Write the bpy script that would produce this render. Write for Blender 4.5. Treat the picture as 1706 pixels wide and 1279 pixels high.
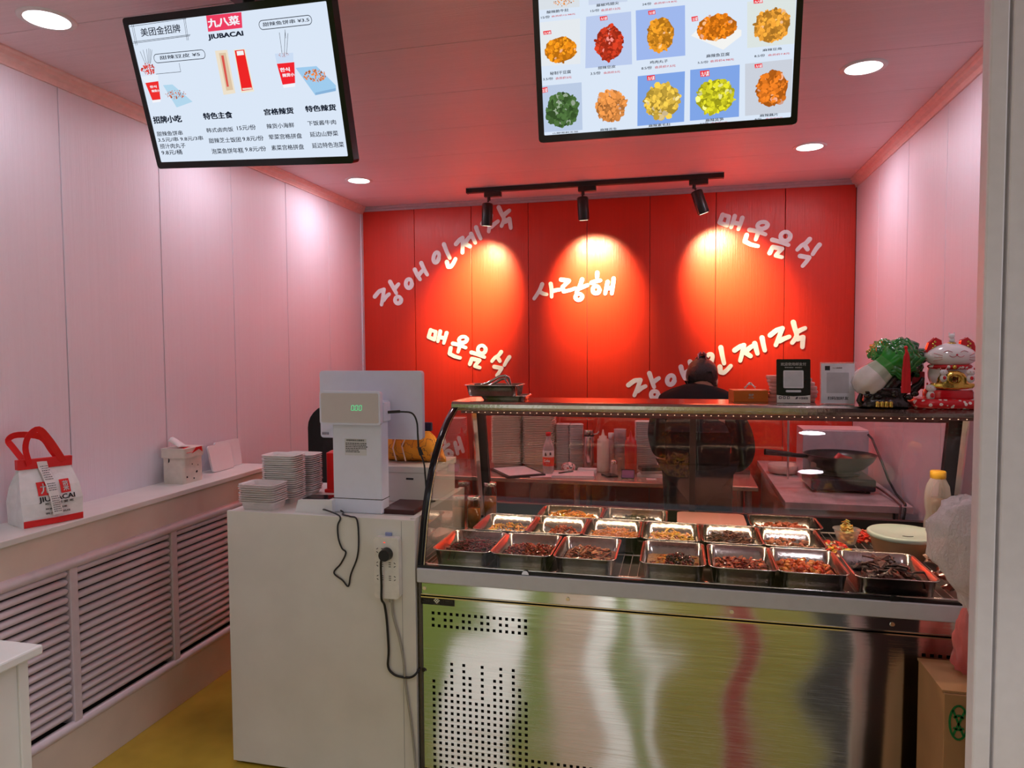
import bpy, bmesh, math, random
from mathutils import Vector, Matrix, Euler
PI = math.pi
S = bpy.context.scene
COL = S.collection
for o in list(bpy.data.objects): bpy.data.objects.remove(o)

# ---------------------------------------------------------------- camera
cam_d = bpy.data.cameras.new('camera'); cam = bpy.data.objects.new('camera', cam_d); COL.objects.link(cam)
cam_d.sensor_width = 36.0; cam_d.lens = 36.0 * 1167.3 / 1706.0; cam_d.clip_start = .02
CR = ((0.9722604908094459, -0.004995371933968144, 0.23384735249777103),
      (0.2338053678758895, 0.04929750993533829, -0.9710328549882312),
      (-0.006677421912342254, 0.9987716464604993, 0.049097965978113854))
cam.matrix_world = Matrix.Translation((0, 0, 1.55)) @ Matrix(CR).to_4x4()
S.camera = cam
# ---------------------------------------------------------------- world, colour management
W = bpy.data.worlds.new('world'); S.world = W; W.use_nodes = True
W.node_tree.nodes['Background'].inputs[0].default_value = (.94, .94, 1.06, 1)
W.node_tree.nodes['Background'].inputs[1].default_value = 1.12
S.view_settings.view_transform = 'Standard'; S.view_settings.look = 'None'
S.view_settings.exposure = 0.0; S.view_settings.gamma = 1.0; S.view_settings.use_curve_mapping = False
S.cycles.use_denoising = True
S.cycles.max_bounces = 8; S.cycles.transparent_max_bounces = 24; S.cycles.sample_clamp_indirect = 4.0
S.cycles.caustics_reflective = False; S.cycles.caustics_refractive = False
# ---------------------------------------------------------------- lights
def lamp(name, kind, loc, energy, color, size=.1, size_y=None, target=None, spot=None, blend=.5, shape=None, spread=None):
    d = bpy.data.lights.new(name, kind); o = bpy.data.objects.new(name, d); COL.objects.link(o)
    o.location = loc; d.energy = energy; d.color = color
    if kind == 'AREA':
        d.shape = shape or ('RECTANGLE' if size_y else 'DISK'); d.size = size
        if size_y: d.size_y = size_y
        if spread: d.spread = spread
    else: d.shadow_soft_size = size
    if spot: d.spot_size = spot; d.spot_blend = blend
    if target is not None:
        o.rotation_euler = (Vector(target) - Vector(loc)).to_track_quat('-Z', 'Y').to_euler()
    return o
DOWN = [(-1.984, 1.894), (-1.975, 3.02), (-1.975, 4.121), (.67, 1.90), (.675, 2.978), (.664, 4.064)]
ZC = 2.62
for x, y in DOWN:
    lamp('downlight_lamp', 'AREA', (x, y, ZC - .012), (2.0 if y < 2.5 else 3.0 if y < 3.5 else 5.2), (1.0, .88, 1.0), .13, target=(x, y, 0))
TRACK = [((-1.24, 4.53), (-1.262, 4.55, 2.375)), ((-.615, 4.53), (-.612, 4.55, 2.38)), ((.075, 4.53), (.135, 4.55, 2.385))]
SPOT_T = [(-1.40, 4.916, 2.05), (-.59, 4.916, 2.07), (.28, 4.916, 2.08)]
for (tp, lo), tg in zip(TRACK, SPOT_T):
    d_ = (Vector(tg) - Vector(lo)).normalized()
    lamp('track_spot_lamp', 'SPOT', Vector(lo) + d_ * .012, 250, (1.0, .88, .45), .04, target=tg, spot=math.radians(76), blend=1.0)
# added fill light, brightens the hall wall that the steel case front reflects
lamp('hall_wall_fill', 'AREA', (-.2, -.5, 4.2), 66, (.93, .97, 1.0), 3.5, .3, target=(-.2, -1.85, 1.0))
lamp('case_strip_lamp', 'AREA', (.06, 2.72, 1.312), 6.0, (1.0, .70, .48), 1.8, .015, target=(.06, 2.72, 0))
# ---------------------------------------------------------------- helpers
OFF = {}
def _fin(o, label=None, cat=None, group=None, kind=None):
    if label: o['label'] = label
    if cat: o['category'] = cat
    if group: o['group'] = group
    if kind: o['kind'] = kind
    return o
def thing(name, label, cat, loc=(0, 0, 0), rotz=0, group=None):
    o = bpy.data.objects.new(name, None); COL.objects.link(o); o.empty_display_size = .05
    o.location = loc; o.rotation_euler = (0, 0, rotz); OFF[o.name] = Vector(loc)
    return _fin(o, label, cat, group)
def structure(name, loc=(0, 0, 0)):
    o = bpy.data.objects.new(name, None); COL.objects.link(o); o.location = loc; OFF[o.name] = Vector(loc); o['kind'] = 'structure'
    return o
def copy_tree(o, loc=None, rotz=None, label=None, group=None, parent=None):
    c = o.copy(); COL.objects.link(c)
    if parent is not None: c.parent = parent
    if loc is not None: c.location = loc
    if rotz is not None: c.rotation_euler = (0, 0, rotz)
    if label: c['label'] = label
    if group: c['group'] = group
    for ch in list(o.children): copy_tree(ch, parent=c)
    return c
class MB:
    def __init__(s): s.v = []; s.f = []; s.sm = []; s.c = []
    def add(s, vs, fs, smooth=False, col=None, M=None):
        b = len(s.v)
        if M is not None: vs = [M @ Vector(p) for p in vs]
        s.v += [tuple(p) for p in vs]
        for f in fs: s.f.append(tuple(i + b for i in f)); s.sm.append(smooth); s.c.append(col)
        return s
    def box(s, x0, x1, y0, y1, z0, z1, col=None, M=None):
        vs = [(x0, y0, z0), (x1, y0, z0), (x1, y1, z0), (x0, y1, z0), (x0, y0, z1), (x1, y0, z1), (x1, y1, z1), (x0, y1, z1)]
        return s.add(vs, [(0, 3, 2, 1), (4, 5, 6, 7), (0, 1, 5, 4), (1, 2, 6, 5), (2, 3, 7, 6), (3, 0, 4, 7)], False, col, M)
    def cb(s, c, sz, M=None, col=None):
        return s.box(c[0] - sz[0] / 2, c[0] + sz[0] / 2, c[1] - sz[1] / 2, c[1] + sz[1] / 2, c[2] - sz[2] / 2, c[2] + sz[2] / 2, col, M)
    def loft(s, secs, caps=True, smooth=True, col=None, M=None, closed=True):
        n = len(secs[0]); vs = [p for q in secs for p in q]; fs = []
        for i in range(len(secs) - 1):
            for j in range(n if closed else n - 1):
                k = (j + 1) % n; fs.append((i * n + j, i * n + k, (i + 1) * n + k, (i + 1) * n + j))
        s.add(vs, fs, smooth, col, M)
        if caps:
            s.add(secs[0], [tuple(range(n))[::-1]], False, col, M); s.add(secs[-1], [tuple(range(n))], False, col, M)
        return s
    def lathe(s, c, prof, n=24, sx=1, sy=1, col=None, M=None, caps=True, smooth=True):
        secs = [[(c[0] + r * sx * math.cos(2 * PI * k / n), c[1] + r * sy * math.sin(2 * PI * k / n), c[2] + z) for k in range(n)] for r, z in prof]
        return s.loft(secs, caps, smooth, col, M)
    def cyl(s, p0, p1, r0, r1=None, n=16, caps=True, col=None):
        return s.tube([p0, p1], [r0, r0 if r1 is None else r1], n, caps, col)
    def tube(s, pts, r, n=8, caps=True, col=None, sx=1.0):
        pts = [Vector(p) for p in pts]; rs = r if isinstance(r, (list, tuple)) else [r] * len(pts)
        secs = []; t0 = (pts[1] - pts[0]).normalized()
        u = t0.orthogonal().normalized()
        for i, p in enumerate(pts):
            t = ((pts[min(i + 1, len(pts) - 1)] - pts[max(i - 1, 0)])).normalized()
            u = (u - t * u.dot(t)); u = u.normalized() if u.length > 1e-6 else t.orthogonal().normalized()
            w = t.cross(u)
            secs.append([p + (u * math.cos(2 * PI * k / n) * sx + w * math.sin(2 * PI * k / n)) * rs[i] for k in range(n)])
        return s.loft(secs, caps, True, col)
    def ball(s, c, r, n=16, m=10, col=None, M=None):
        rx, ry, rz = (r, r, r) if not isinstance(r, (tuple, list)) else r
        secs = [[(c[0] + rx * math.sin(PI * i / m) * math.cos(2 * PI * k / n), c[1] + ry * math.sin(PI * i / m) * math.sin(2 * PI * k / n), c[2] - rz * math.cos(PI * i / m)) for k in range(n)] for i in range(m + 1)]
        secs[0] = [(c[0], c[1], c[2] - rz)] * n; secs[-1] = [(c[0], c[1], c[2] + rz)] * n
        return s.loft(secs, False, True, col, M)
    def prism(s, poly, fn, t0, t1, col=None, smooth=False):
        a = [fn(p[0], p[1], t0) for p in poly]; b = [fn(p[0], p[1], t1) for p in poly]
        n = len(poly); s.loft([a, b], False, smooth, col)
        s.add(a, [tuple(range(n))[::-1]], False, col); s.add(b, [tuple(range(n))], False, col)
        return s
    def build(s, name, mat, parent=None, bevel=0, seg=2, solid=0, label=None, cat=None, group=None, kind=None, subsurf=0, weld=False, rim=0):
        off = Vector((0, 0, 0)); loc = Vector((0, 0, 0))
        if parent is not None: off = OFF.get(parent.name, Vector((0, 0, 0)))
        elif s.v and kind != 'structure':
            xs = [p[0] for p in s.v]; ys = [p[1] for p in s.v]; zs = [p[2] for p in s.v]
            loc = Vector(((min(xs) + max(xs)) / 2, (min(ys) + max(ys)) / 2, min(zs))); off = loc
        me = bpy.data.meshes.new(name)
        me.from_pydata([(p[0] - off.x, p[1] - off.y, p[2] - off.z) for p in s.v], [], s.f); me.update()
        me.polygons.foreach_set('use_smooth', s.sm)
        if any(c is not None for c in s.c):
            at = me.color_attributes.new('Col', 'FLOAT_COLOR', 'CORNER'); buf = []
            for f, c in zip(s.f, s.c):
                cc = (c if c is not None else (.8, .8, .8)); buf += [cc[0], cc[1], cc[2], 1.0] * len(f)
            at.data.foreach_set('color', buf)
        bm = bmesh.new(); bm.from_mesh(me)
        if weld: bmesh.ops.remove_doubles(bm, verts=bm.verts, dist=1e-5)
        bmesh.ops.recalc_face_normals(bm, faces=bm.faces); bm.to_mesh(me); bm.free()
        me.materials.append(mat)
        o = bpy.data.objects.new(name, me); COL.objects.link(o); o.location = loc
        if parent is not None: o.parent = parent
        OFF[o.name] = off
        if solid:
            m = o.modifiers.new('solid', 'SOLIDIFY'); m.thickness = solid; m.offset = 0
        if subsurf: m = o.modifiers.new('sub', 'SUBSURF'); m.levels = subsurf; m.render_levels = subsurf
        if bevel:
            m = o.modifiers.new('bevel', 'BEVEL'); m.width = bevel; m.segments = seg; m.limit_method = 'ANGLE'; m.angle_limit = math.radians(35)
            m.harden_normals = False
        return _fin(o, label, cat, group, kind)
def rrect(cx, cy, w, d, r, z, n=5, rot=0):
    r = min(r, w / 2 - 1e-4, d / 2 - 1e-4); out = []
    for sx, sy, a0 in ((1, 1, 0), (-1, 1, PI / 2), (-1, -1, PI), (1, -1, 1.5 * PI)):
        for k in range(n):
            a = a0 + PI / 2 * k / (n - 1)
            x = sx * (w / 2 - r) + r * math.cos(a); y = sy * (d / 2 - r) + r * math.sin(a)
            out.append((cx + x * math.cos(rot) - y * math.sin(rot), cy + x * math.sin(rot) + y * math.cos(rot), z))
    return out
def rr2(w, h, r, n=5, cx=0, cy=0): return [(p[0], p[1]) for p in rrect(cx, cy, w, h, r, 0, n)]
# materials ------------------------------------------------------------------
MATS = {}
def pbr(name, col=(.8, .8, .8), rough=.5, metal=0, noise=.04, nscale=30, bump=0, bscale=60, spec=.5, alpha=1, emis=None, es=0, coat=0, vcol=False, stretch=None, trans=0, sss=0, aniso=0, sheen=0, ior=1.45):
    if name in MATS: return MATS[name]
    m = bpy.data.materials.new(name); m.use_nodes = True; nt = m.node_tree; N = nt.nodes; L = nt.links; b = N['Principled BSDF']
    b.inputs['Roughness'].default_value = rough; b.inputs['Metallic'].default_value = metal
    b.inputs['Specular IOR Level'].default_value = spec; b.inputs['Alpha'].default_value = alpha; b.inputs['Coat Weight'].default_value = coat
    b.inputs['Transmission Weight'].default_value = trans; b.inputs['IOR'].default_value = ior
    b.inputs['Sheen Weight'].default_value = sheen
    if sss: b.inputs['Subsurface Weight'].default_value = sss; b.inputs['Subsurface Radius'].default_value = (.02, .012, .01)
    if aniso:
        b.inputs['Anisotropic'].default_value = aniso
        tg = N.new('ShaderNodeTangent'); tg.direction_type = 'RADIAL'; tg.axis = 'Z'; L.new(tg.outputs[0], b.inputs['Tangent']); b.inputs['Anisotropic Rotation'].default_value = .25
    tc = N.new('ShaderNodeTexCoord'); vec = tc.outputs['Object']
    if stretch:
        mp = N.new('ShaderNodeMapping'); mp.inputs['Scale'].default_value = stretch; L.new(vec, mp.inputs[0]); vec = mp.outputs[0]
    if vcol:
        src = N.new('ShaderNodeVertexColor'); src.layer_name = 'Col'; csock = src.outputs[0]
    else:
        src = N.new('ShaderNodeRGB'); src.outputs[0].default_value = (*col, 1); csock = src.outputs[0]
    if noise:
        nz = N.new('ShaderNodeTexNoise'); nz.inputs['Scale'].default_value = nscale; nz.inputs['Detail'].default_value = 4; L.new(vec, nz.inputs['Vector'])
        mr = N.new('ShaderNodeMapRange'); mr.inputs[1].default_value = .3; mr.inputs[2].default_value = .7; mr.inputs[3].default_value = 1 - noise * 2; mr.inputs[4].default_value = 1 + noise
        L.new(nz.outputs[0], mr.inputs[0])
        mx = N.new('ShaderNodeVectorMath'); mx.operation = 'SCALE'; L.new(csock, mx.inputs[0]); L.new(mr.outputs[0], mx.inputs['Scale']); csock = mx.outputs[0]
    L.new(csock, b.inputs['Base Color'])
    if emis: b.inputs['Emission Color'].default_value = (*emis, 1); b.inputs['Emission Strength'].default_value = es
    if bump:
        n2 = N.new('ShaderNodeTexNoise'); n2.inputs['Scale'].default_value = bscale; n2.inputs['Detail'].default_value = 3; L.new(vec, n2.inputs['Vector'])
        bp = N.new('ShaderNodeBump'); bp.inputs['Strength'].default_value = bump; bp.inputs['Distance'].default_value = .01; L.new(n2.outputs[0], bp.inputs['Height']); L.new(bp.outputs[0], b.inputs['Normal'])
    MATS[name] = m
    return m
def emit(name, col, s, vcol=False):
    m = bpy.data.materials.new(name); m.use_nodes = True; nt = m.node_tree; nt.nodes.clear()
    e = nt.nodes.new('ShaderNodeEmission'); o = nt.nodes.new('ShaderNodeOutputMaterial'); e.inputs[0].default_value = (*col, 1); e.inputs[1].default_value = s
    if vcol:
        a = nt.nodes.new('ShaderNodeVertexColor'); a.layer_name = 'Col'; nt.links.new(a.outputs[0], e.inputs[0])
    nt.links.new(e.outputs[0], o.inputs[0]); return m
def thin_glass(name, tint=(1, 1, 1), rough=.0, refl=1.0, gain=.8):
    m = bpy.data.materials.new(name); m.use_nodes = True; nt = m.node_tree; N = nt.nodes; L = nt.links; N.clear()
    t = N.new('ShaderNodeBsdfTransparent'); t.inputs[0].default_value = (*tint, 1); g = N.new('ShaderNodeBsdfGlossy'); g.inputs['Roughness'].default_value = rough; g.inputs[0].default_value = (refl, refl, refl, 1)
    lw = N.new('ShaderNodeFresnel'); lw.inputs[0].default_value = 1.5; mp = N.new('ShaderNodeMath'); mp.operation = 'MULTIPLY'; mp.inputs[1].default_value = gain; mp.use_clamp = True
    L.new(lw.outputs[0], mp.inputs[0]); mx = N.new('ShaderNodeMixShader'); L.new(mp.outputs[0], mx.inputs[0]); L.new(t.outputs[0], mx.inputs[1]); L.new(g.outputs[0], mx.inputs[2])
    o = N.new('ShaderNodeOutputMaterial'); L.new(mx.outputs[0], o.inputs[0]); MATS[name] = m; return m
def film(name, col=(.9, .85, .85), dens=.35, rough=.25, wr=.2):
    # translucent plastic: part transparent, part diffuse / translucent / glossy
    m = bpy.data.materials.new(name); m.use_nodes = True; nt = m.node_tree; N = nt.nodes; L = nt.links; N.clear()
    t = N.new('ShaderNodeBsdfTransparent'); t.inputs[0].default_value = (.97, .95, .95, 1)
    p = N.new('ShaderNodeBsdfPrincipled'); p.inputs['Base Color'].default_value = (*col, 1); p.inputs['Roughness'].default_value = rough
    tl = N.new('ShaderNodeBsdfTranslucent'); tl.inputs[0].default_value = (*col, 1)
    m1 = N.new('ShaderNodeMixShader'); m1.inputs[0].default_value = .15; L.new(p.outputs[0], m1.inputs[1]); L.new(tl.outputs[0], m1.inputs[2])
    lw = N.new('ShaderNodeLayerWeight'); lw.inputs[0].default_value = .4
    mr = N.new('ShaderNodeMapRange'); mr.inputs[3].default_value = dens; mr.inputs[4].default_value = min(1, dens + .5); L.new(lw.outputs['Facing'], mr.inputs[0])
    mx = N.new('ShaderNodeMixShader'); L.new(mr.outputs[0], mx.inputs[0]); L.new(t.outputs[0], mx.inputs[1]); L.new(m1.outputs[0], mx.inputs[2])
    nz = N.new('ShaderNodeTexNoise'); nz.inputs['Scale'].default_value = 25; bp = N.new('ShaderNodeBump'); bp.inputs['Strength'].default_value = wr; bp.inputs['Distance'].default_value = .02; nz.inputs['Detail'].default_value = 5; nz.inputs['Distortion'].default_value = 1.2; L.new(nz.outputs[0], bp.inputs['Height']); L.new(bp.outputs[0], p.inputs['Normal'])
    o = N.new('ShaderNodeOutputMaterial'); L.new(mx.outputs[0], o.inputs[0]); MATS[name] = m; return m
# text -> flat polygons, cached
_tc = bpy.data.curves.new('text_source', 'FONT'); _to = bpy.data.objects.new('text_source', _tc); COL.objects.link(_to)
_cache = {}
def text_polys(s, bold=0):
    k = (s, bold)
    if k not in _cache:
        _tc.body = s; _tc.offset = bold; _tc.resolution_u = 2
        dg = bpy.context.evaluated_depsgraph_get(); dg.update()
        ev = _to.evaluated_get(dg); me = bpy.data.meshes.new_from_object(ev)
        vs = [(v.co.x, v.co.y) for v in me.vertices]; fs = [tuple(p.vertices) for p in me.polygons]
        bpy.data.meshes.remove(me); _cache[k] = (vs, fs)
    return _cache[k]
def add_text(mb, s, fn, x0, y0, x1=None, y1=None, h=None, bold=0, col=None, center=False):
    """put text s in the rectangle (x0,y0)-(x1,y1) of a plane mapped by fn(x, y)"""
    vs, fs = text_polys(s, 0)
    if not vs: return
    if bold:
        q = bold * 1.0; nv = len(vs); vs0 = vs; fs0 = fs; vs = []; fs = []
        for dx, dy in ((-q, -q), (q, -q), (q, q), (-q, q), (0, 0)):
            b_ = len(vs); vs = vs + [(p[0] + dx * .8, p[1] + dy * .5) for p in vs0]; fs = fs + [tuple(i + b_ for i in f) for f in fs0]
    ax, bx = min(p[0] for p in vs), max(p[0] for p in vs); ay, by = min(p[1] for p in vs), max(p[1] for p in vs)
    if h is not None:
        sc = h / max(by - ay, 1e-6); kx = ky = sc
        if center: x0 = x0 - (bx - ax) * sc / 2
        if x1 is not None: kx = (x1 - x0) / (bx - ax)
    else: kx = (x1 - x0) / (bx - ax); ky = (y1 - y0) / (by - ay)
    mb.add([fn(x0 + (p[0] - ax) * kx, y0 + (p[1] - ay) * ky) for p in vs], fs, False, col)
WORDS = [[[[[-0.352,1.298],[-0.307,1.33],[-0.269,1.334],[-0.288,1.282],[-0.311,1.227]],[[-0.288,1.258],[-0.26,1.279],[-0.235,1.291]],[[-0.209,1.38],[-0.194,1.334],[-0.177,1.286]],[[-0.183,1.319],[-0.164,1.334],[-0.145,1.347]],[[-0.149,1.234],[-0.151,1.223],[-0.158,1.214],[-0.167,1.209],[-0.178,1.209],[-0.188,1.214],[-0.195,1.222],[-0.197,1.233],[-0.195,1.244],[-0.188,1.253],[-0.178,1.257],[-0.168,1.257],[-0.158,1.253],[-0.151,1.244],[-0.149,1.234]]],[[[-0.042,1.329],[-0.048,1.316],[-0.057,1.307],[-0.067,1.303],[-0.078,1.306],[-0.085,1.314],[-0.089,1.327],[-0.088,1.341],[-0.082,1.354],[-0.073,1.363],[-0.062,1.366],[-0.052,1.364],[-0.044,1.355],[-0.041,1.343],[-0.042,1.329]],[[0.002,1.425],[0.012,1.384],[0.029,1.345]],[[0.062,1.46],[0.074,1.412],[0.089,1.367]],[[0.02,1.376],[0.046,1.394],[0.074,1.412]]],[[[0.203,1.465],[0.194,1.452],[0.183,1.443],[0.172,1.44],[0.164,1.445],[0.16,1.455],[0.16,1.47],[0.166,1.486],[0.175,1.499],[0.186,1.508],[0.197,1.51],[0.205,1.506],[0.209,1.495],[0.208,1.481],[0.203,1.465]],[[0.262,1.555],[0.272,1.5],[0.284,1.447]],[[0.257,1.425],[0.261,1.389],[0.279,1.384],[0.303,1.403],[0.327,1.431]]],[[[0.351,1.535],[0.386,1.56],[0.41,1.569],[0.4,1.519],[0.387,1.465]],[[0.422,1.518],[0.452,1.496]],[[0.431,1.537],[0.454,1.556],[0.475,1.568]],[[0.478,1.58],[0.488,1.543],[0.496,1.512]],[[0.524,1.617],[0.532,1.574],[0.542,1.533]]],[[[0.575,1.633],[0.615,1.666],[0.65,1.678],[0.633,1.629],[0.61,1.567]],[[0.634,1.595],[0.663,1.61],[0.693,1.622]],[[0.717,1.717],[0.727,1.677],[0.739,1.627],[0.712,1.582]],[[0.737,1.652],[0.766,1.666],[0.789,1.677]],[[0.744,1.606],[0.778,1.618],[0.776,1.584],[0.775,1.553]]]],[[[[-2.241,1.955],[-2.203,1.994],[-2.166,2.006],[-2.175,1.951],[-2.187,1.893]],[[-2.17,1.928],[-2.147,1.954],[-2.125,1.97]],[[-2.116,2.062],[-2.092,2.02],[-2.067,1.976]],[[-2.079,2.007],[-2.064,2.026],[-2.048,2.042]],[[-2.03,1.93],[-2.03,1.919],[-2.035,1.909],[-2.043,1.903],[-2.054,1.9],[-2.064,1.903],[-2.072,1.91],[-2.077,1.92],[-2.076,1.931],[-2.072,1.941],[-2.063,1.947],[-2.053,1.95],[-2.042,1.947],[-2.034,1.94],[-2.03,1.93]]],[[[-1.943,2.043],[-1.946,2.029],[-1.953,2.019],[-1.963,2.013],[-1.974,2.014],[-1.983,2.021],[-1.989,2.032],[-1.99,2.047],[-1.987,2.06],[-1.98,2.071],[-1.97,2.076],[-1.959,2.076],[-1.95,2.069],[-1.944,2.057],[-1.943,2.043]],[[-1.918,2.146],[-1.9,2.107],[-1.877,2.073]],[[-1.866,2.192],[-1.845,2.147],[-1.821,2.106]],[[-1.891,2.101],[-1.869,2.124],[-1.845,2.147]]],[[[-1.729,2.223],[-1.735,2.208],[-1.744,2.197],[-1.754,2.193],[-1.763,2.196],[-1.769,2.205],[-1.771,2.22],[-1.768,2.236],[-1.762,2.251],[-1.753,2.262],[-1.743,2.266],[-1.734,2.263],[-1.728,2.254],[-1.726,2.239],[-1.729,2.223]],[[-1.688,2.322],[-1.668,2.27],[-1.645,2.221]],[[-1.668,2.193],[-1.658,2.159],[-1.639,2.158],[-1.619,2.181],[-1.601,2.213]]],[[[-1.596,2.32],[-1.567,2.35],[-1.545,2.363],[-1.545,2.313],[-1.548,2.257]],[[-1.524,2.317],[-1.49,2.3]],[[-1.518,2.337],[-1.5,2.359],[-1.481,2.375]],[[-1.48,2.388],[-1.463,2.353],[-1.45,2.324]],[[-1.442,2.433],[-1.427,2.392],[-1.409,2.353]]],[[[-1.396,2.458],[-1.362,2.498],[-1.33,2.516],[-1.338,2.464],[-1.348,2.4]],[[-1.331,2.432],[-1.305,2.451],[-1.278,2.469]],[[-1.272,2.567],[-1.255,2.529],[-1.234,2.483],[-1.252,2.434]],[[-1.24,2.507],[-1.215,2.526],[-1.194,2.541]],[[-1.225,2.464],[-1.194,2.482],[-1.189,2.448],[-1.184,2.417]]]],[[[[0.267,2.437],[0.248,2.386],[0.295,2.364],[0.308,2.423],[0.267,2.437]],[[0.344,2.424],[0.333,2.385],[0.322,2.351]],[[0.392,2.41],[0.381,2.373],[0.368,2.336]],[[0.332,2.382],[0.381,2.37]]],[[[0.55,2.36],[0.549,2.35],[0.542,2.341],[0.53,2.335],[0.517,2.332],[0.503,2.334],[0.493,2.341],[0.488,2.349],[0.489,2.359],[0.496,2.369],[0.508,2.375],[0.521,2.377],[0.535,2.375],[0.545,2.369],[0.55,2.36]],[[0.438,2.329],[0.485,2.318],[0.538,2.295]],[[0.494,2.313],[0.486,2.289],[0.478,2.265]],[[0.421,2.297],[0.409,2.255],[0.445,2.234],[0.492,2.22]]],[[[0.69,2.286],[0.691,2.273],[0.687,2.261],[0.677,2.251],[0.665,2.247],[0.652,2.249],[0.641,2.256],[0.634,2.267],[0.632,2.28],[0.636,2.292],[0.646,2.301],[0.658,2.306],[0.672,2.304],[0.683,2.297],[0.69,2.286]],[[0.581,2.258],[0.626,2.243],[0.681,2.22]],[[0.566,2.172],[0.584,2.211],[0.642,2.197],[0.61,2.164],[0.604,2.154],[0.642,2.142]]],[[[0.81,2.253],[0.787,2.227],[0.761,2.213],[0.736,2.187]],[[0.779,2.218],[0.798,2.187]],[[0.87,2.214],[0.85,2.189],[0.83,2.155]],[[0.753,2.146],[0.809,2.134],[0.792,2.108],[0.77,2.081]]]],[[[[-1.8,1.698],[-1.817,1.647],[-1.771,1.627],[-1.76,1.685],[-1.8,1.698]],[[-1.725,1.687],[-1.734,1.648],[-1.744,1.614]],[[-1.676,1.675],[-1.687,1.638],[-1.698,1.601]],[[-1.735,1.646],[-1.687,1.635]]],[[[-1.52,1.63],[-1.521,1.621],[-1.528,1.611],[-1.539,1.605],[-1.552,1.602],[-1.565,1.604],[-1.576,1.609],[-1.581,1.618],[-1.58,1.628],[-1.573,1.637],[-1.562,1.644],[-1.549,1.646],[-1.536,1.645],[-1.526,1.639],[-1.52,1.63]],[[-1.629,1.597],[-1.583,1.587],[-1.53,1.566]],[[-1.574,1.583],[-1.581,1.559],[-1.589,1.535]],[[-1.645,1.564],[-1.655,1.523],[-1.62,1.504],[-1.573,1.491]]],[[[-1.381,1.561],[-1.379,1.549],[-1.383,1.536],[-1.392,1.527],[-1.404,1.523],[-1.417,1.524],[-1.428,1.53],[-1.436,1.541],[-1.437,1.554],[-1.433,1.566],[-1.424,1.575],[-1.412,1.58],[-1.399,1.579],[-1.388,1.572],[-1.381,1.561]],[[-1.487,1.531],[-1.442,1.517],[-1.388,1.496]],[[-1.499,1.446],[-1.483,1.485],[-1.425,1.473],[-1.456,1.439],[-1.461,1.43],[-1.423,1.419]]],[[[-1.262,1.533],[-1.283,1.507],[-1.309,1.492],[-1.332,1.466]],[[-1.291,1.497],[-1.272,1.467]],[[-1.201,1.496],[-1.22,1.47],[-1.239,1.437]],[[-1.315,1.426],[-1.259,1.416],[-1.275,1.39],[-1.296,1.363]]]],[[[[-0.958,2.012],[-0.979,1.966],[-1.017,1.911]],[[-0.976,1.959],[-0.952,1.945],[-0.926,1.939]],[[-0.897,2.013],[-0.891,1.97],[-0.891,1.921]],[[-0.888,1.96],[-0.857,1.967],[-0.83,1.97]]],[[[-0.823,2.04],[-0.767,2.03],[-0.797,2.001],[-0.813,1.988],[-0.804,1.955],[-0.763,1.963],[-0.721,1.976]],[[-0.673,2.036],[-0.69,1.991],[-0.714,1.946]],[[-0.69,1.976],[-0.661,1.986],[-0.635,1.996]],[[-0.675,1.923],[-0.674,1.914],[-0.677,1.905],[-0.685,1.898],[-0.695,1.894],[-0.705,1.895],[-0.714,1.9],[-0.72,1.908],[-0.72,1.917],[-0.717,1.926],[-0.709,1.933],[-0.699,1.936],[-0.689,1.936],[-0.68,1.931],[-0.675,1.923]]],[[[-0.567,2.079],[-0.569,2.05]],[[-0.607,2.011],[-0.578,2.021],[-0.546,2.026]],[[-0.552,1.961],[-0.555,1.951],[-0.561,1.942],[-0.571,1.938],[-0.581,1.938],[-0.591,1.943],[-0.597,1.952],[-0.599,1.963],[-0.597,1.973],[-0.591,1.982],[-0.581,1.986],[-0.571,1.986],[-0.561,1.981],[-0.555,1.972],[-0.552,1.961]],[[-0.495,2.014],[-0.504,1.976],[-0.512,1.934]],[[-0.454,2.036],[-0.459,1.985],[-0.466,1.933]],[[-0.504,1.967],[-0.461,1.975]]]],[[[[-2.041,0.665],[-2.041,0.614],[-2.052,0.547]],[[-2.035,0.609],[-2.007,0.606],[-1.981,0.612]],[[-1.986,0.691],[-1.962,0.655],[-1.941,0.61]],[[-1.955,0.646],[-1.93,0.666],[-1.906,0.68]]],[[[-1.929,0.747],[-1.874,0.762],[-1.889,0.723],[-1.898,0.704],[-1.875,0.678],[-1.842,0.702],[-1.809,0.732]],[[-1.791,0.808],[-1.787,0.759],[-1.79,0.708]],[[-1.781,0.745],[-1.759,0.767],[-1.739,0.787]],[[-1.744,0.703],[-1.739,0.695],[-1.739,0.685],[-1.743,0.676],[-1.751,0.668],[-1.76,0.665],[-1.77,0.665],[-1.779,0.67],[-1.783,0.679],[-1.784,0.688],[-1.78,0.698],[-1.772,0.705],[-1.762,0.709],[-1.752,0.708],[-1.744,0.703]]],[[[-1.711,0.892],[-1.701,0.864]],[[-1.72,0.812],[-1.697,0.833],[-1.67,0.852]],[[-1.648,0.79],[-1.646,0.779],[-1.648,0.769],[-1.655,0.761],[-1.665,0.757],[-1.676,0.757],[-1.685,0.762],[-1.692,0.771],[-1.694,0.782],[-1.692,0.793],[-1.685,0.801],[-1.675,0.805],[-1.665,0.804],[-1.655,0.799],[-1.648,0.79]],[[-1.618,0.863],[-1.61,0.824],[-1.6,0.783]],[[-1.59,0.901],[-1.573,0.851],[-1.558,0.801]],[[-1.606,0.815],[-1.571,0.841]]]]]
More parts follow.
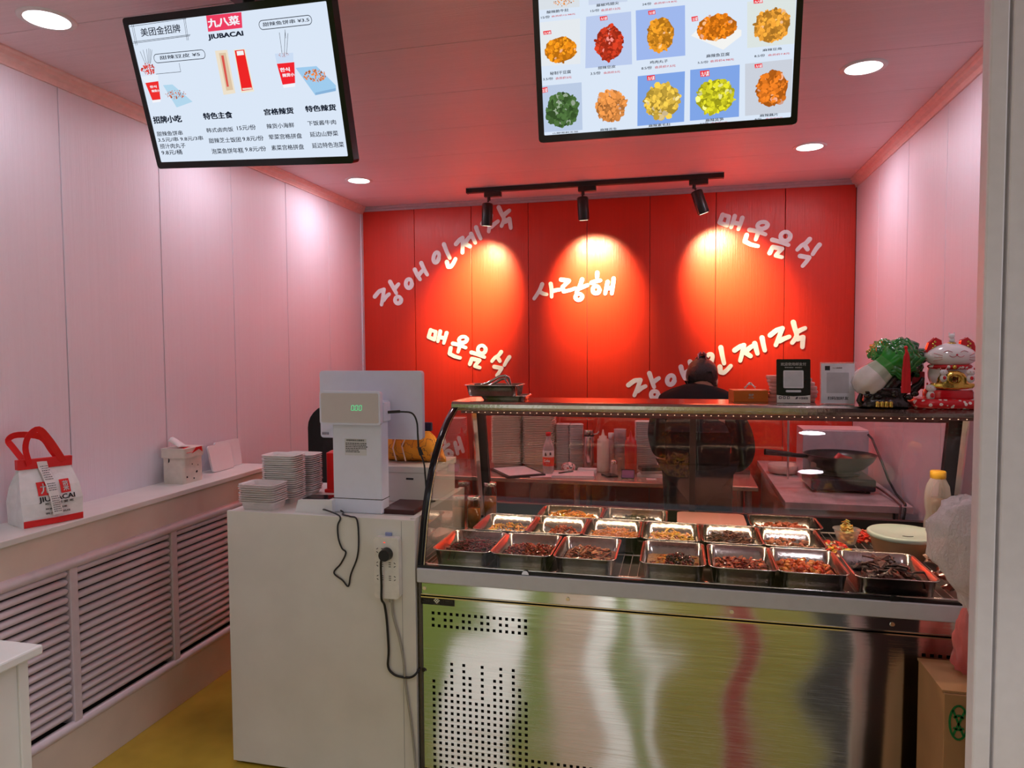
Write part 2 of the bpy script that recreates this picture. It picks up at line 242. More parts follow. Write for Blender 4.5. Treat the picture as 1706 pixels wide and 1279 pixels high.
LEFT_TEXT = [["美团金招牌",-0.3061,0.1606,-0.1545,0.1826,0],["九八菜",-0.053,0.1632,0.0586,0.1865,3],["JIUBACAI",-0.0621,0.1314,0.0637,0.1477,1],["甜辣豆皮 ¥5",-0.256,0.0949,-0.1028,0.1054,0],["甜辣鱼饼串 ¥3.5",0.1339,0.1517,0.287,0.1618,0],["招牌小吃",-0.338,-0.0806,-0.2236,-0.0593,1],["特色主食",-0.1393,-0.0773,-0.0293,-0.058,1],["宫格辣货",0.0852,-0.075,0.189,-0.0574,1],["特色辣货",0.229,-0.073,0.3316,-0.056,1],["甜辣鱼饼串",-0.336,-0.1177,-0.2327,-0.1037,0],["3.5元/串",-0.3369,-0.1348,-0.2555,-0.1218,0],["9.8元/3串",-0.2468,-0.1348,-0.1577,-0.1219,0],["捞汁肉丸子",-0.3353,-0.1551,-0.2324,-0.1403,0],["9.8元/桶",-0.3348,-0.1738,-0.2513,-0.1589,0],["韩式卤肉饭",-0.1383,-0.1143,-0.0368,-0.101,0],["15元/份",-0.0221,-0.1125,0.0465,-0.0979,0],["甜辣芝士饭团",-0.1374,-0.1447,-0.016,-0.1302,0],["9.8元/份",-0.0097,-0.1434,0.0672,-0.1291,0],["泡菜鱼饼年糕",-0.1351,-0.1762,-0.0146,-0.1605,0],["9.8元/份",-0.0081,-0.1731,0.0695,-0.159,0],["辣货小海鲜",0.0858,-0.1118,0.1828,-0.098,0],["荤菜宫格拼盘",0.0866,-0.1418,0.203,-0.1276,0],["素菜宫格拼盘",0.0889,-0.1722,0.2038,-0.1576,0],["下饭酱牛肉",0.229,-0.1091,0.3243,-0.0962,0],["延边山野菜",0.2313,-0.1396,0.3261,-0.1256,0],["延边特色泡菜",0.2326,-0.1704,0.3399,-0.1557,0],["한식",0.1658,0.035,0.1989,0.0458,3],["辣货小",0.1707,0.0217,0.2117,0.031,3],["한식",-0.3194,0.0203,-0.2928,0.0277,3],["辣货小",-0.3164,0.0088,-0.2852,0.016,3]]
RIGHT_TEXT = [["秘制干豆腐",-0.3231,-0.0302,-0.2615,-0.0208,0],["3.5/份",-0.3444,-0.0432,-0.3145,-0.0354,0],["会员价3元",-0.3076,-0.0436,-0.2601,-0.0369,2],["甜辣豆皮",-0.1831,-0.0267,-0.1329,-0.0189,0],["3.5/份",-0.2049,-0.0403,-0.1761,-0.0317,0],["会员价3元",-0.1678,-0.0404,-0.1201,-0.0344,2],["鸡肉丸子",-0.0368,-0.0252,0.0134,-0.0172,0],["8.5/份",-0.06,-0.0387,-0.0309,-0.0304,0],["会员价7.5元",-0.0231,-0.0385,0.0348,-0.0319,2],["麻辣鱼豆腐",0.1177,-0.0231,0.1797,-0.014,0],["5.5/份",0.0948,-0.0368,0.1236,-0.03,0],["会员价4.98元",0.1282,-0.0359,0.1919,-0.0298,2],["麻辣豆角",0.2665,-0.0207,0.3153,-0.014,0],["8.5/份",0.2455,-0.0338,0.2728,-0.0267,0],["会员价7.8元",0.2808,-0.0336,0.3368,-0.0284,2],["山野菜刺五加",-0.3223,-0.1934,-0.2467,-0.1885,0],["麻辣花生",-0.1809,-0.1946,-0.1315,-0.1875,0],["麻辣素毛肚",-0.0408,-0.194,0.0219,-0.186,0],["麻辣莴笋",0.1185,-0.1912,0.1681,-0.1825,0],["麻辣藕片",0.2652,-0.1889,0.3139,-0.1813,0],["酸辣脆牛肚",-0.3255,0.1327,-0.2619,0.1403,0],["15/份",-0.3424,0.1207,-0.3171,0.128,0],["会员价12.98元",-0.3126,0.122,-0.2435,0.1266,2],["藤椒鸡翅尖",-0.1838,0.1357,-0.121,0.1434,0],["15/份",-0.2005,0.1235,-0.1756,0.1306,0],["会员价12元",-0.1711,0.1226,-0.1166,0.1288,2],["24/份",-0.0566,0.1255,-0.0318,0.1325,0],["会员价19.8元",-0.025,0.1252,0.0373,0.1302,2],["6.5/份",0.104,-0.1964,0.1267,-0.1918,0],["会员价6元",0.1336,-0.1968,0.1787,-0.193,2],["8/份",0.2523,-0.1958,0.2706,-0.191,0],["会员价6元",0.2809,-0.1962,0.3266,-0.1926,2],["九八菜",-0.3356,0.0803,-0.3161,0.0862,3],["九八菜",-0.1721,0.1008,-0.1548,0.1079,3],["九八菜",-0.0377,0.102,-0.0224,0.1092,3],["九八菜",0.0794,0.0737,0.0925,0.0827,3],["九八菜",-0.0421,-0.0673,-0.0236,-0.0575,3],["九八菜",0.1047,-0.0697,0.1259,-0.0574,3],["九八菜",0.2499,-0.0597,0.2661,-0.0527,3],["九八菜",-0.3478,-0.075,-0.3335,-0.0639,3],["九八菜",0.241,0.1013,0.2607,0.1073,3]]
LEFT_POLYS = [[[[-0.0554,0.197],[0.0684,0.1935],[0.0621,0.155],[-0.0592,0.1545]],[0.85,0.05,0.12]],[[[-0.3496,0.0545],[-0.2786,0.0569],[-0.2833,0.0392],[-0.3361,0.0363]],[0.8,0.86,0.95]],[[[-0.3361,0.0363],[-0.2835,0.0384],[-0.2909,-0.0122],[-0.324,-0.0142]],[0.85,0.03,0.03]],[[[-0.3261,-0.0132],[-0.2909,-0.0122],[-0.2932,-0.019],[-0.3249,-0.0203]],[0.9,0.9,0.95]],[[[-0.2687,0.0263],[-0.232,0.0262],[-0.1695,-0.0252],[-0.2352,-0.0382]],[0.45,0.68,0.85]],[[[-0.0486,0.1046],[-0.0046,0.1041],[-0.0046,-0.0101],[-0.0491,-0.0128]],[0.85,0.75,0.6]],[[[-0.0364,0.0977],[-0.0116,0.0971],[-0.0105,-0.0008],[-0.0356,-0.0018]],[0.72,0.55,0.38]],[[[-0.0299,0.0909],[-0.021,0.091],[-0.0239,0.0084],[-0.0313,0.0081]],[0.7,0.1,0.08]],[[[0.0181,0.1024],[0.0577,0.1022],[0.0631,-0.0091],[0.0162,-0.0104]],[0.85,0.8,0.65]],[[[0.0211,0.1004],[0.0547,0.1005],[0.0587,-0.0039],[0.0196,-0.0056]],[0.85,0.02,0.02]],[[[0.0272,0.0981],[0.0511,0.0982],[0.0508,0.0871],[0.0269,0.0869]],[0.9,0.9,0.9]],[[[0.0228,0.0012],[0.0565,0.0016],[0.0574,-0.0031],[0.0232,-0.0035]],[0.8,0.7,0.6]],[[[0.1559,0.0827],[0.2175,0.0809],[0.2139,0.0594],[0.1576,0.0577]],[0.6,0.72,0.9]],[[[0.1574,0.057],[0.2164,0.0574],[0.208,0.0046],[0.1649,0.0026]],[0.88,0.02,0.03]],[[[0.1649,0.0026],[0.2079,0.0039],[0.2061,-0.0046],[0.1665,-0.0061]],[0.9,0.9,0.95]],[[[0.2176,0.0428],[0.2866,0.0427],[0.34,-0.0093],[0.3375,-0.023],[0.2685,-0.0304]],[0.35,0.6,0.85]],[[[0.2698,-0.0238],[0.3389,-0.0158],[0.3375,-0.023],[0.2685,-0.0304]],[0.25,0.45,0.7]]]
RIGHT_POLYS = [[[[-0.2197,-0.02],[-0.0863,-0.0212],[-0.0876,0.115],[-0.2134,0.1142]],[0.5,0.6,0.85]],[[[-0.0737,-0.0124],[0.0608,-0.0116],[0.0587,0.1157],[-0.0748,0.1162]],[0.35,0.48,0.85]],[[[0.226,-0.0078],[0.3496,-0.0078],[0.3459,0.1059],[0.2222,0.1069]],[0.72,0.78,0.76]],[[[-0.3521,-0.1857],[-0.2329,-0.1872],[-0.2318,-0.0566],[-0.349,-0.0572]],[0.5,0.6,0.78]],[[[-0.0729,-0.1881],[0.0594,-0.1856],[0.0603,-0.0522],[-0.0708,-0.0539]],[0.22,0.38,0.8]],[[[0.0754,-0.1845],[0.2097,-0.1834],[0.2077,-0.048],[0.0747,-0.05]],[0.22,0.38,0.8]],[[[0.2261,-0.1825],[0.3478,-0.1821],[0.3452,-0.0456],[0.2217,-0.0472]],[0.6,0.64,0.72]],[[[-0.3498,-0.0033],[-0.2336,-0.0069],[-0.2313,0.1118],[-0.3467,0.1125]],[0.78,0.82,0.86]],[[[0.0759,0.0375],[0.1628,-0.0062],[0.2098,0.0247],[0.2094,0.0392],[0.1086,0.0655]],[0.9,0.9,0.88]],[[[-0.3475,0.1448],[-0.2313,0.1414],[-0.2305,0.1957],[-0.3463,0.1998]],[0.7,0.75,0.8]],[[[-0.2055,0.143],[-0.0973,0.1409],[-0.0977,0.1814],[-0.2057,0.1847]],[0.6,0.68,0.85]],[[[-0.3376,0.0792],[-0.3144,0.0795],[-0.3155,0.0892],[-0.3386,0.0888]],[0.85,0.04,0.05]],[[[-0.174,0.0997],[-0.1531,0.1002],[-0.1543,0.1108],[-0.1752,0.1104]],[0.85,0.04,0.05]],[[[-0.0395,0.101],[-0.0206,0.1015],[-0.0219,0.112],[-0.0409,0.1115]],[0.85,0.04,0.05]],[[[0.0777,0.0727],[0.0944,0.0735],[0.0929,0.0856],[0.0762,0.0848]],[0.85,0.04,0.05]],[[[-0.0439,-0.0684],[-0.0218,-0.0677],[-0.0231,-0.0545],[-0.0453,-0.0552]],[0.85,0.04,0.05]],[[[0.1029,-0.0708],[0.128,-0.0704],[0.1263,-0.0545],[0.1013,-0.0549]],[0.85,0.04,0.05]],[[[0.2482,-0.0608],[0.2681,-0.0601],[0.2664,-0.0498],[0.2465,-0.0506]],[0.85,0.04,0.05]],[[[-0.3499,-0.0762],[-0.332,-0.0749],[-0.3329,-0.0608],[-0.3507,-0.062]],[0.85,0.04,0.05]],[[[0.2394,0.1003],[0.2626,0.1003],[0.261,0.1101],[0.2378,0.1101]],[0.85,0.04,0.05]]]
LEFT_BLOBS = [[-0.3118,0.0737,0.0324,0.0175,[0.75,0.08,0.05],30],[-0.2268,-0.0021,0.0468,0.0138,[0.7,0.2,0.08],26],[0.1866,0.0784,0.0214,0.0064,[0.75,0.2,0.05],12],[0.2772,0.0189,0.0419,0.018,[0.85,0.28,0.05],34]]
RIGHT_BLOBS = [[-0.2898,0.0354,0.0535,0.039,[0.95,0.38,0.03],40],[-0.1496,0.0398,0.0441,0.0531,[0.7,0.09,0.04],44],[-0.0071,0.0475,0.0428,0.0502,[0.9,0.42,0.05],44],[0.144,0.0517,0.0609,0.037,[0.95,0.33,0.03],40],[0.2883,0.0417,0.0528,0.0466,[0.9,0.45,0.08],44],[-0.2913,-0.1277,0.0537,0.0543,[0.12,0.22,0.08],60],[-0.1482,-0.1274,0.0499,0.0491,[0.85,0.38,0.12],55],[-0.0024,-0.1263,0.0576,0.0527,[0.85,0.6,0.12],40],[0.1434,-0.126,0.0603,0.0518,[0.75,0.72,0.05],46],[0.295,-0.1168,0.0476,0.0529,[0.85,0.28,0.04],38],[-0.2754,0.1586,0.0328,0.0126,[0.8,0.35,0.1],16],[-0.1473,0.1578,0.0274,0.0103,[0.7,0.2,0.08],16]]
LEFT_LINES = [[[-0.344,0.1905],[-0.1255,0.1938]],[[-0.3406,0.1952],[-0.1205,0.1963]],[[-0.3454,0.1461],[-0.1256,0.1493]],[[-0.3424,0.1498],[-0.1231,0.1521]],[[-0.3329,0.201],[-0.3362,0.1396]],[[-0.3267,0.2024],[-0.3302,0.1403]],[[-0.1342,0.2037],[-0.1396,0.1384]],[[-0.129,0.2033],[-0.1343,0.138]],[[-0.1869,0.0813],[-0.1874,0.0583]],[[-0.1874,0.0583],[-0.2839,0.058]],[[0.2043,0.139],[0.2025,0.1178]],[[-0.3247,0.1231],[-0.3164,0.0891]],[[-0.3123,0.1262],[-0.3108,0.0887]],[[-0.2978,0.1271],[-0.3052,0.0884]],[[-0.284,0.1261],[-0.2979,0.0879]],[[-0.278,0.1237],[-0.2957,0.0877]],[[-0.2888,0.1284],[-0.3024,0.0882]],[[0.1844,0.1335],[0.1821,0.0798]],[[0.204,0.1355],[0.1884,0.0757]],[[0.2122,0.1295],[0.1964,0.0788]]]
LEFT_BUBBLES = [[[-0.278,0.0846],[-0.0845,0.1136]],[[0.1218,0.142],[0.2945,0.1697]]]
POSE_L = [-0.1427,0.3396,0.0771,-1.2616,1.8313,2.3105]
POSE_R = [0.015,0.2407,-0.0,-0.0524,2.0582,2.3795]
# ---------------------------------------------------------------- materials
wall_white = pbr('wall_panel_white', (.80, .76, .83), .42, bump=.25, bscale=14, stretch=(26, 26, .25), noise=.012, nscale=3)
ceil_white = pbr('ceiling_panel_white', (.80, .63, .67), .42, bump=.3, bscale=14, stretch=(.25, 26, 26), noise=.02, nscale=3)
wall_red = pbr('wall_panel_red', (.66, .026, .0075), .34, bump=.18, bscale=14, stretch=(26, 26, .25), noise=.02, nscale=3, spec=.6)
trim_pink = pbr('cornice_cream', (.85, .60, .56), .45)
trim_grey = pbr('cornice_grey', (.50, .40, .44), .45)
dark_gap = pbr('dark_gap', (.02, .018, .018), .8)
white_lam = pbr('white_laminate', (.74, .73, .70), .38, noise=.03, nscale=6, bump=.05, bscale=20)
white_paint = pbr('white_paint', (.77, .72, .73), .4, noise=.02)
cream = pbr('cream_board', (.72, .61, .53), .45, noise=.04, nscale=5)
slat_m = pbr('slat_lilac_white', (.70, .60, .64), .32, noise=.03)
black_pl = pbr('black_plastic', (.012, .012, .013), .35)
black_gl = pbr('black_gloss', (.008, .008, .009), .12)
steel = pbr('stainless_steel', (.50, .47, .43), .17, 1, noise=.05, nscale=40, bump=.05, bscale=90)
def brushed(name, col, rough, k, wav):
    # brushed sheet: fine horizontal brush grooves tilt the normal up and down, slow dents tilt it sideways
    m = pbr(name, col, rough, 1, noise=.03, nscale=3); nt = m.node_tree; N = nt.nodes; L = nt.links; b = N['Principled BSDF']
    tc = N.new('ShaderNodeTexCoord'); ge = N.new('ShaderNodeNewGeometry')
    def noise(scale, sc, det):
        mp = N.new('ShaderNodeMapping'); mp.inputs['Scale'].default_value = scale; L.new(tc.outputs['Object'], mp.inputs[0])
        nz = N.new('ShaderNodeTexNoise'); nz.inputs['Scale'].default_value = sc; nz.inputs['Detail'].default_value = det; L.new(mp.outputs[0], nz.inputs['Vector'])
        sb = N.new('ShaderNodeMath'); sb.operation = 'SUBTRACT'; sb.inputs[1].default_value = .5; L.new(nz.outputs[0], sb.inputs[0]); return sb.outputs[0]
    def mul(x, f): q = N.new('ShaderNodeMath'); q.operation = 'MULTIPLY'; q.inputs[1].default_value = f; L.new(x, q.inputs[0]); return q.outputs[0]
    a = mul(noise((.05, 1, 40), 110, 2), k); w = mul(noise((1.0, 0, .8), 3.2, 1), wav); w2 = mul(noise((.4, 0, 1.2), 2.0, 1), wav * 1.5)
    ad = N.new('ShaderNodeMath'); ad.operation = 'ADD'; L.new(a, ad.inputs[0]); L.new(w2, ad.inputs[1]); up = N.new('ShaderNodeMath'); up.operation = 'ADD'; up.inputs[1].default_value = .33; L.new(ad.outputs[0], up.inputs[0])
    cx = N.new('ShaderNodeCombineXYZ'); L.new(w, cx.inputs[0]); L.new(up.outputs[0], cx.inputs[2])
    v = N.new('ShaderNodeVectorMath'); v.operation = 'ADD'; L.new(ge.outputs['Normal'], v.inputs[0]); L.new(cx.outputs[0], v.inputs[1])
    n = N.new('ShaderNodeVectorMath'); n.operation = 'NORMALIZE'; L.new(v.outputs[0], n.inputs[0]); L.new(n.outputs[0], b.inputs['Normal']); return m
steel_b = brushed('brushed_steel', (.74, .73, .66), .09, .9, .12)
chrome = pbr('polished_metal', (.75, .73, .70), .12, 1, noise=.02)
white_pl = pbr('white_plastic', (.78, .78, .80), .3, noise=.01)
red_m = pbr('red_print', (.75, .015, .015), .5)
ink = pbr('black_ink', (.02, .02, .025), .6)
white_ink = pbr('white_ink', (.85, .85, .85), .6)
red_ink = pbr('red_ink', (.75, .02, .03), .6)
paper = pbr('paper_white', (.82, .78, .77), .7, noise=.02)
gold = pbr('gold_paint', (.80, .55, .12), .22, .9, noise=.1, bump=.2, bscale=50)
glass = thin_glass('clear_glass', (.985, .985, .98), gain=.5)
smoked = thin_glass('rear_glass', (.96, .92, .91), gain=1.0)
food_m = pbr('food', vcol=True, rough=.32, noise=.25, nscale=90, bump=.4, bscale=120, coat=.4)
print_m = pbr('printed_colour', vcol=True, rough=.55, noise=.03)
clear_pl = film('clear_plastic', (.92, .88, .86), .22, .15)
cloudy_pl = film('cloudy_plastic', (.90, .84, .82), .55, .3)
# floor: glossy olive-yellow epoxy with blotches
floor_m = pbr('floor_epoxy_yellow', (.46, .31, .035), .22, noise=.22, nscale=2.2, bump=.04, bscale=3)
# ---------------------------------------------------------------- setting
XL, XR, YB = -2.336, 1.087, 4.916
fl = MB(); fl.box(-5, 5, .2, 5.1, -.06, 0); fl.build('floor', floor_m, kind='structure')
MB().box(-5, 5, -4.2, .2, -.06, 0).build('floor', pbr('hall_floor_grey', (.50, .47, .48), .3, noise=.05, nscale=4), kind='structure')
PT = .012
def panels(root, axis, cuts, mat, fixed, lo, hi, gap=.0022):
    for a, b in zip(cuts[:-1], cuts[1:]):
        m = MB()
        if axis == 'x+': m.box(fixed - PT, fixed, a + gap, b - gap, lo, hi)      # left wall, faces +x
        if axis == 'x-': m.box(fixed, fixed + PT, a + gap, b - gap, lo, hi)
        if axis == 'y': m.box(a + gap, b - gap, fixed, fixed + PT, lo, hi)
        if axis == 'z': m.box(lo, hi, a + gap, b - gap, fixed, fixed + PT)
        m.build('panel', mat, root, bevel=.002, seg=2)
wl = structure('wall_left'); MB().box(XL - .12, XL - PT, .6, YB + .1, 0, ZC + .05).build('backing', dark_gap, wl)
panels(wl, 'x+', [.6, 1.2, 1.733, 2.265, 2.795, 3.33, 3.862, 4.39, YB], wall_white, XL, 0, ZC)
wr = structure('wall_right'); MB().box(XR + PT, XR + .12, 1.66, YB + .1, 0, ZC + .05).build('backing', dark_gap, wr)
panels(wr, 'x-', [1.66, 2.29, 2.815, 3.339, 3.86, 4.39, YB], wall_white, XR, 0, ZC)
wb = structure('wall_back'); MB().box(XL - .12, XR + .12, YB + PT, YB + .12, 0, ZC + .05).build('backing', dark_gap, wb)
panels(wb, 'y', [XL, -1.92, -1.481, -1.058, -.639, -.208, .225, .66, XR], wall_red, YB, 0, ZC, .0016)
ce = structure('ceiling'); MB().box(XL - .12, XR + .12, .6, YB + .12, ZC + PT, ZC + .06).build('backing', dark_gap, ce)
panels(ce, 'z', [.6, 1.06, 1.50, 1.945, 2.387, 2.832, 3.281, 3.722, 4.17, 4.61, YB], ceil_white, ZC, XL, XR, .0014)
# cornices: stepped cove profile swept along the walls
prof = [(0, 0), (.010, 0), (.014, -.003), (.016, -.012), (.030, -.022), (.036, -.034), (.048, -.040), (.050, -.046), (.050, -.052), (0, -.052)]
prof = [(0, 0), (.046, 0), (.046, -.006), (.036, -.012), (.030, -.024), (.014, -.032), (.008, -.044), (.008, -.052), (0, -.052)]
m = MB(); m.prism(prof, lambda a, b, t: (XL + a, t, ZC + b), .6, YB); m.build('trim_1', trim_pink, kind='structure')
m = MB(); m.prism(prof, lambda a, b, t: (XR - a, t, ZC + b), 1.72, YB); m.build('trim_2', trim_pink, kind='structure')
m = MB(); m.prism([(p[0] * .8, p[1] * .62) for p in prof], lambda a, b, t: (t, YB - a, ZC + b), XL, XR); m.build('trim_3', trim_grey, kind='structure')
m = MB(); m.box(XL, XL + .008, 4.885, YB, 0, ZC - .05); m.build('trim_4', wall_white, kind='structure')
# front pillar at the right, with a raised edge strip and a groove
pil = structure('wall_front')
MB().box(.615, .650, 1.66, 1.70, 0, 3.0).build('edge_strip', white_paint, pil, bevel=.004)
MB().box(.650, .657, 1.672, 1.70, 0, 3.0).build('groove', pbr('grey_groove', (.45, .44, .47), .5), pil)
MB().box(.657, 2.4, 1.662, 1.72, 0, 3.0).build('panel', white_paint, pil, bevel=.003)
MB().box(.66, 2.4, 1.72, 1.73, 0, 3.0).build('added_dark_board', pbr('dark_board', (.03, .018, .016), .5), pil)  # added board, out of view, darkens the right end of the steel's reflection
MB().box(XL - .1, .62, .55, .62, ZC, 3.2).build('header', white_paint, pil)
# hall outside the stall, behind the camera (seen only in reflections)
hl = structure('wall_hall'); MB().box(-5, 5, -1.9, -1.82, 0, 4.2).build('backing', white_paint, hl)
G_, W_, O_ = (.15, .20, .02), (.86, .85, .78), (.20, .17, .02)
bands = [(-5, -1.957, G_), (-1.957, -1.41, W_), (-1.41, -1.124, G_), (-1.124, -.77, (.48, .36, .26)), (-.77, -.488, W_), (-.488, -.30, G_), (-.30, -.21, W_), (-.21, .386, O_), (.386, .647, (.20, .015, .01)), (.647, 1.04, O_), (1.04, 5, (.012, .008, .008))]
for i, (a, b, c) in enumerate(bands):
    MB().box(a + .01, b - .01, -1.82, -1.80, 0, 4.2).build('cladding_panel', pbr('hall_cladding_%d' % i, c, .6), hl)
# ---------------------------------------------------------------- lettering on the red wall
word_labels = ['white brush lettering slanting up the right half of the red wall, above the bowed head',
               'white brush lettering slanting up at upper left of the red wall, behind a spotlight',
               'white brush lettering slanting down at the upper right of the red wall',
               'white brush lettering slanting down at the left, just above the tray of tongs',
               'short white brush lettering in the middle of the red wall, below the middle spotlight',
               'steep white brush lettering low on the red wall behind the orange bag']
letter_m = pbr('lettering_white', (.90, .88, .87), .5)
def stroke(mb, pts, w, y0, y1):
    pts = [Vector(p) for p in pts]
    if len(pts) > 2:
        sm = []
        for i in range(len(pts) - 1):
            p0 = pts[max(i - 1, 0)]; p1 = pts[i]; p2 = pts[i + 1]; p3 = pts[min(i + 2, len(pts) - 1)]
            closed = (pts[0] - pts[-1]).length < 1e-4
            if closed and i == 0: p0 = pts[-2]
            if closed and i == len(pts) - 2: p3 = pts[1]
            for k in range(3):
                t = k / 3.0
                if (p2 - p1).angle(p1 - p0, 0) > 1.1 or (p3 - p2).angle(p2 - p1, 0) > 1.1: sm.append(p1.lerp(p2, t)); continue
                sm.append(.5 * ((2 * p1) + (p2 - p0) * t + (2 * p0 - 5 * p1 + 4 * p2 - p3) * t * t + (3 * p1 - p0 - 3 * p2 + p3) * t ** 3))
        sm.append(pts[-1]); pts = sm
    n = len(pts)
    for i in range(n - 1):
        a, b = pts[i], pts[i + 1]; d = b - a
        if d.length < 1e-5: continue
        d.normalize(); nn = Vector((-d.y, d.x))
        wa = w * (1.08 - .22 * i / n); wb = w * (1.08 - .22 * (i + 1) / n)
        poly = []
        ang = math.atan2(d.y, d.x)
        for k in range(6): t = ang + PI / 2 + PI * k / 5; poly.append((a.x + wa / 2 * math.cos(t), a.y + wa / 2 * math.sin(t)))
        for k in range(6): t = ang - PI / 2 + PI * k / 5; poly.append((b.x + wb / 2 * math.cos(t), b.y + wb / 2 * math.sin(t)))
        e = i * .00004
        mb.prism(poly, lambda x, z, t: (x, t - e, z), y0, y1)
for wi, (word, lab) in enumerate(zip(WORDS, word_labels)):
    xs = [p[0] for g in word for s_ in g for p in s_]; zs = [p[1] for g in word for s_ in g for p in s_]
    th = thing('wall_lettering', lab, 'lettering', (sum(xs) / len(xs), YB, min(zs)))
    for g in word:
        mb = MB(); w = (.031, .031, .028, .028, .028, .028)[wi]
        for k, s_ in enumerate(g): stroke(mb, s_, w, YB + .001, YB - .004 - .0003 * k)
        mb.build('character', letter_m, th)
# ---------------------------------------------------------------- downlights
disc_m = emit('downlight_lens', (1, .96, 1.0), 6.0)
def downlight(x, y, lab):
    t = thing('downlight', lab, 'ceiling light', (x, y, ZC))
    MB().lathe((x, y, ZC), [(.066, -.004), (.080, -.005), (.084, -.002), (.085, .001)], 32, caps=False).build('trim_ring', white_paint, t)
    MB().lathe((x, y, ZC), [(.0, -.0035), (.066, -.004)], 32, caps=False).build('lens', disc_m, t)
dl = ['large round white downlight in the ceiling left of the left menu screen', 'round white downlight above the left wall, hidden behind the left menu screen', 'small round white downlight in the ceiling between the left menu screen and the red wall',
      'round white downlight in the ceiling right of the right menu screen, out of frame', 'round white downlight at the right, beside the right menu screen', 'round white downlight at the right, nearest to the red wall']
for (x, y), l in zip(DOWN, dl):
    if l.endswith('frame') or 'hidden' in l: l = l
    downlight(x, y, l)
# ---------------------------------------------------------------- track with three spotlights
tr = thing('light_track', 'black track rail on the ceiling in front of the red wall', 'track light', (-.57, 4.53, ZC - .028))
MB().box(-1.385, .245, 4.513, 4.547, ZC - .030, ZC).build('rail', black_pl, tr, bevel=.002)
MB().box(-1.392, -1.385, 4.510, 4.550, ZC - .031, ZC).build('end_cap', black_pl, tr)
MB().box(.245, .252, 4.510, 4.550, ZC - .031, ZC).build('end_cap', black_pl, tr)
sl = ['leftmost black cylinder spotlight on the ceiling track', 'middle black cylinder spotlight on the ceiling track', 'rightmost black cylinder spotlight on the ceiling track, tilted to the right']
lens_w = emit('spot_lens', (1, .85, .6), 5)
for i, ((tp, lo), tg, lab) in enumerate(zip(TRACK, SPOT_T, sl)):
    x, y = tp; t = thing('track_spotlight', lab, 'spotlight', (x, y, ZC - .03))
    m = MB(); m.box(x - .03, x + .085, y - .016, y + .016, ZC - .062, ZC - .030); m.build('adapter', black_pl, t, bevel=.003)
    d = (Vector(tg) - Vector(lo)).normalized()
    dirv = {0: Vector((-.10, .16, -1)), 1: Vector((.03, .18, -1)), 2: Vector((.34, .16, -1))}[i].normalized()
    end = Vector(lo); top = end - dirv * .15
    m = MB(); m.cyl((x, y, ZC - .06), (x, y, ZC - .085), .011, n=12); m.cyl((x, y, ZC - .08), tuple(top + Vector((0, 0, .004))), .006, n=8); m.build('stem', black_pl, t)
    m = MB(); secs = [top + dirv * q for q in (0, .004, .012, .142, .148, .150, .146)]; m.tube(secs, [.012, .030, .036, .036, .035, .032, .030], 28); m.build('lamp_head', black_pl, t)
    m = MB(); m.tube([top + dirv * .1505, top + dirv * .1512], [.027, .027], 24); m.build('lens', lens_w, t)
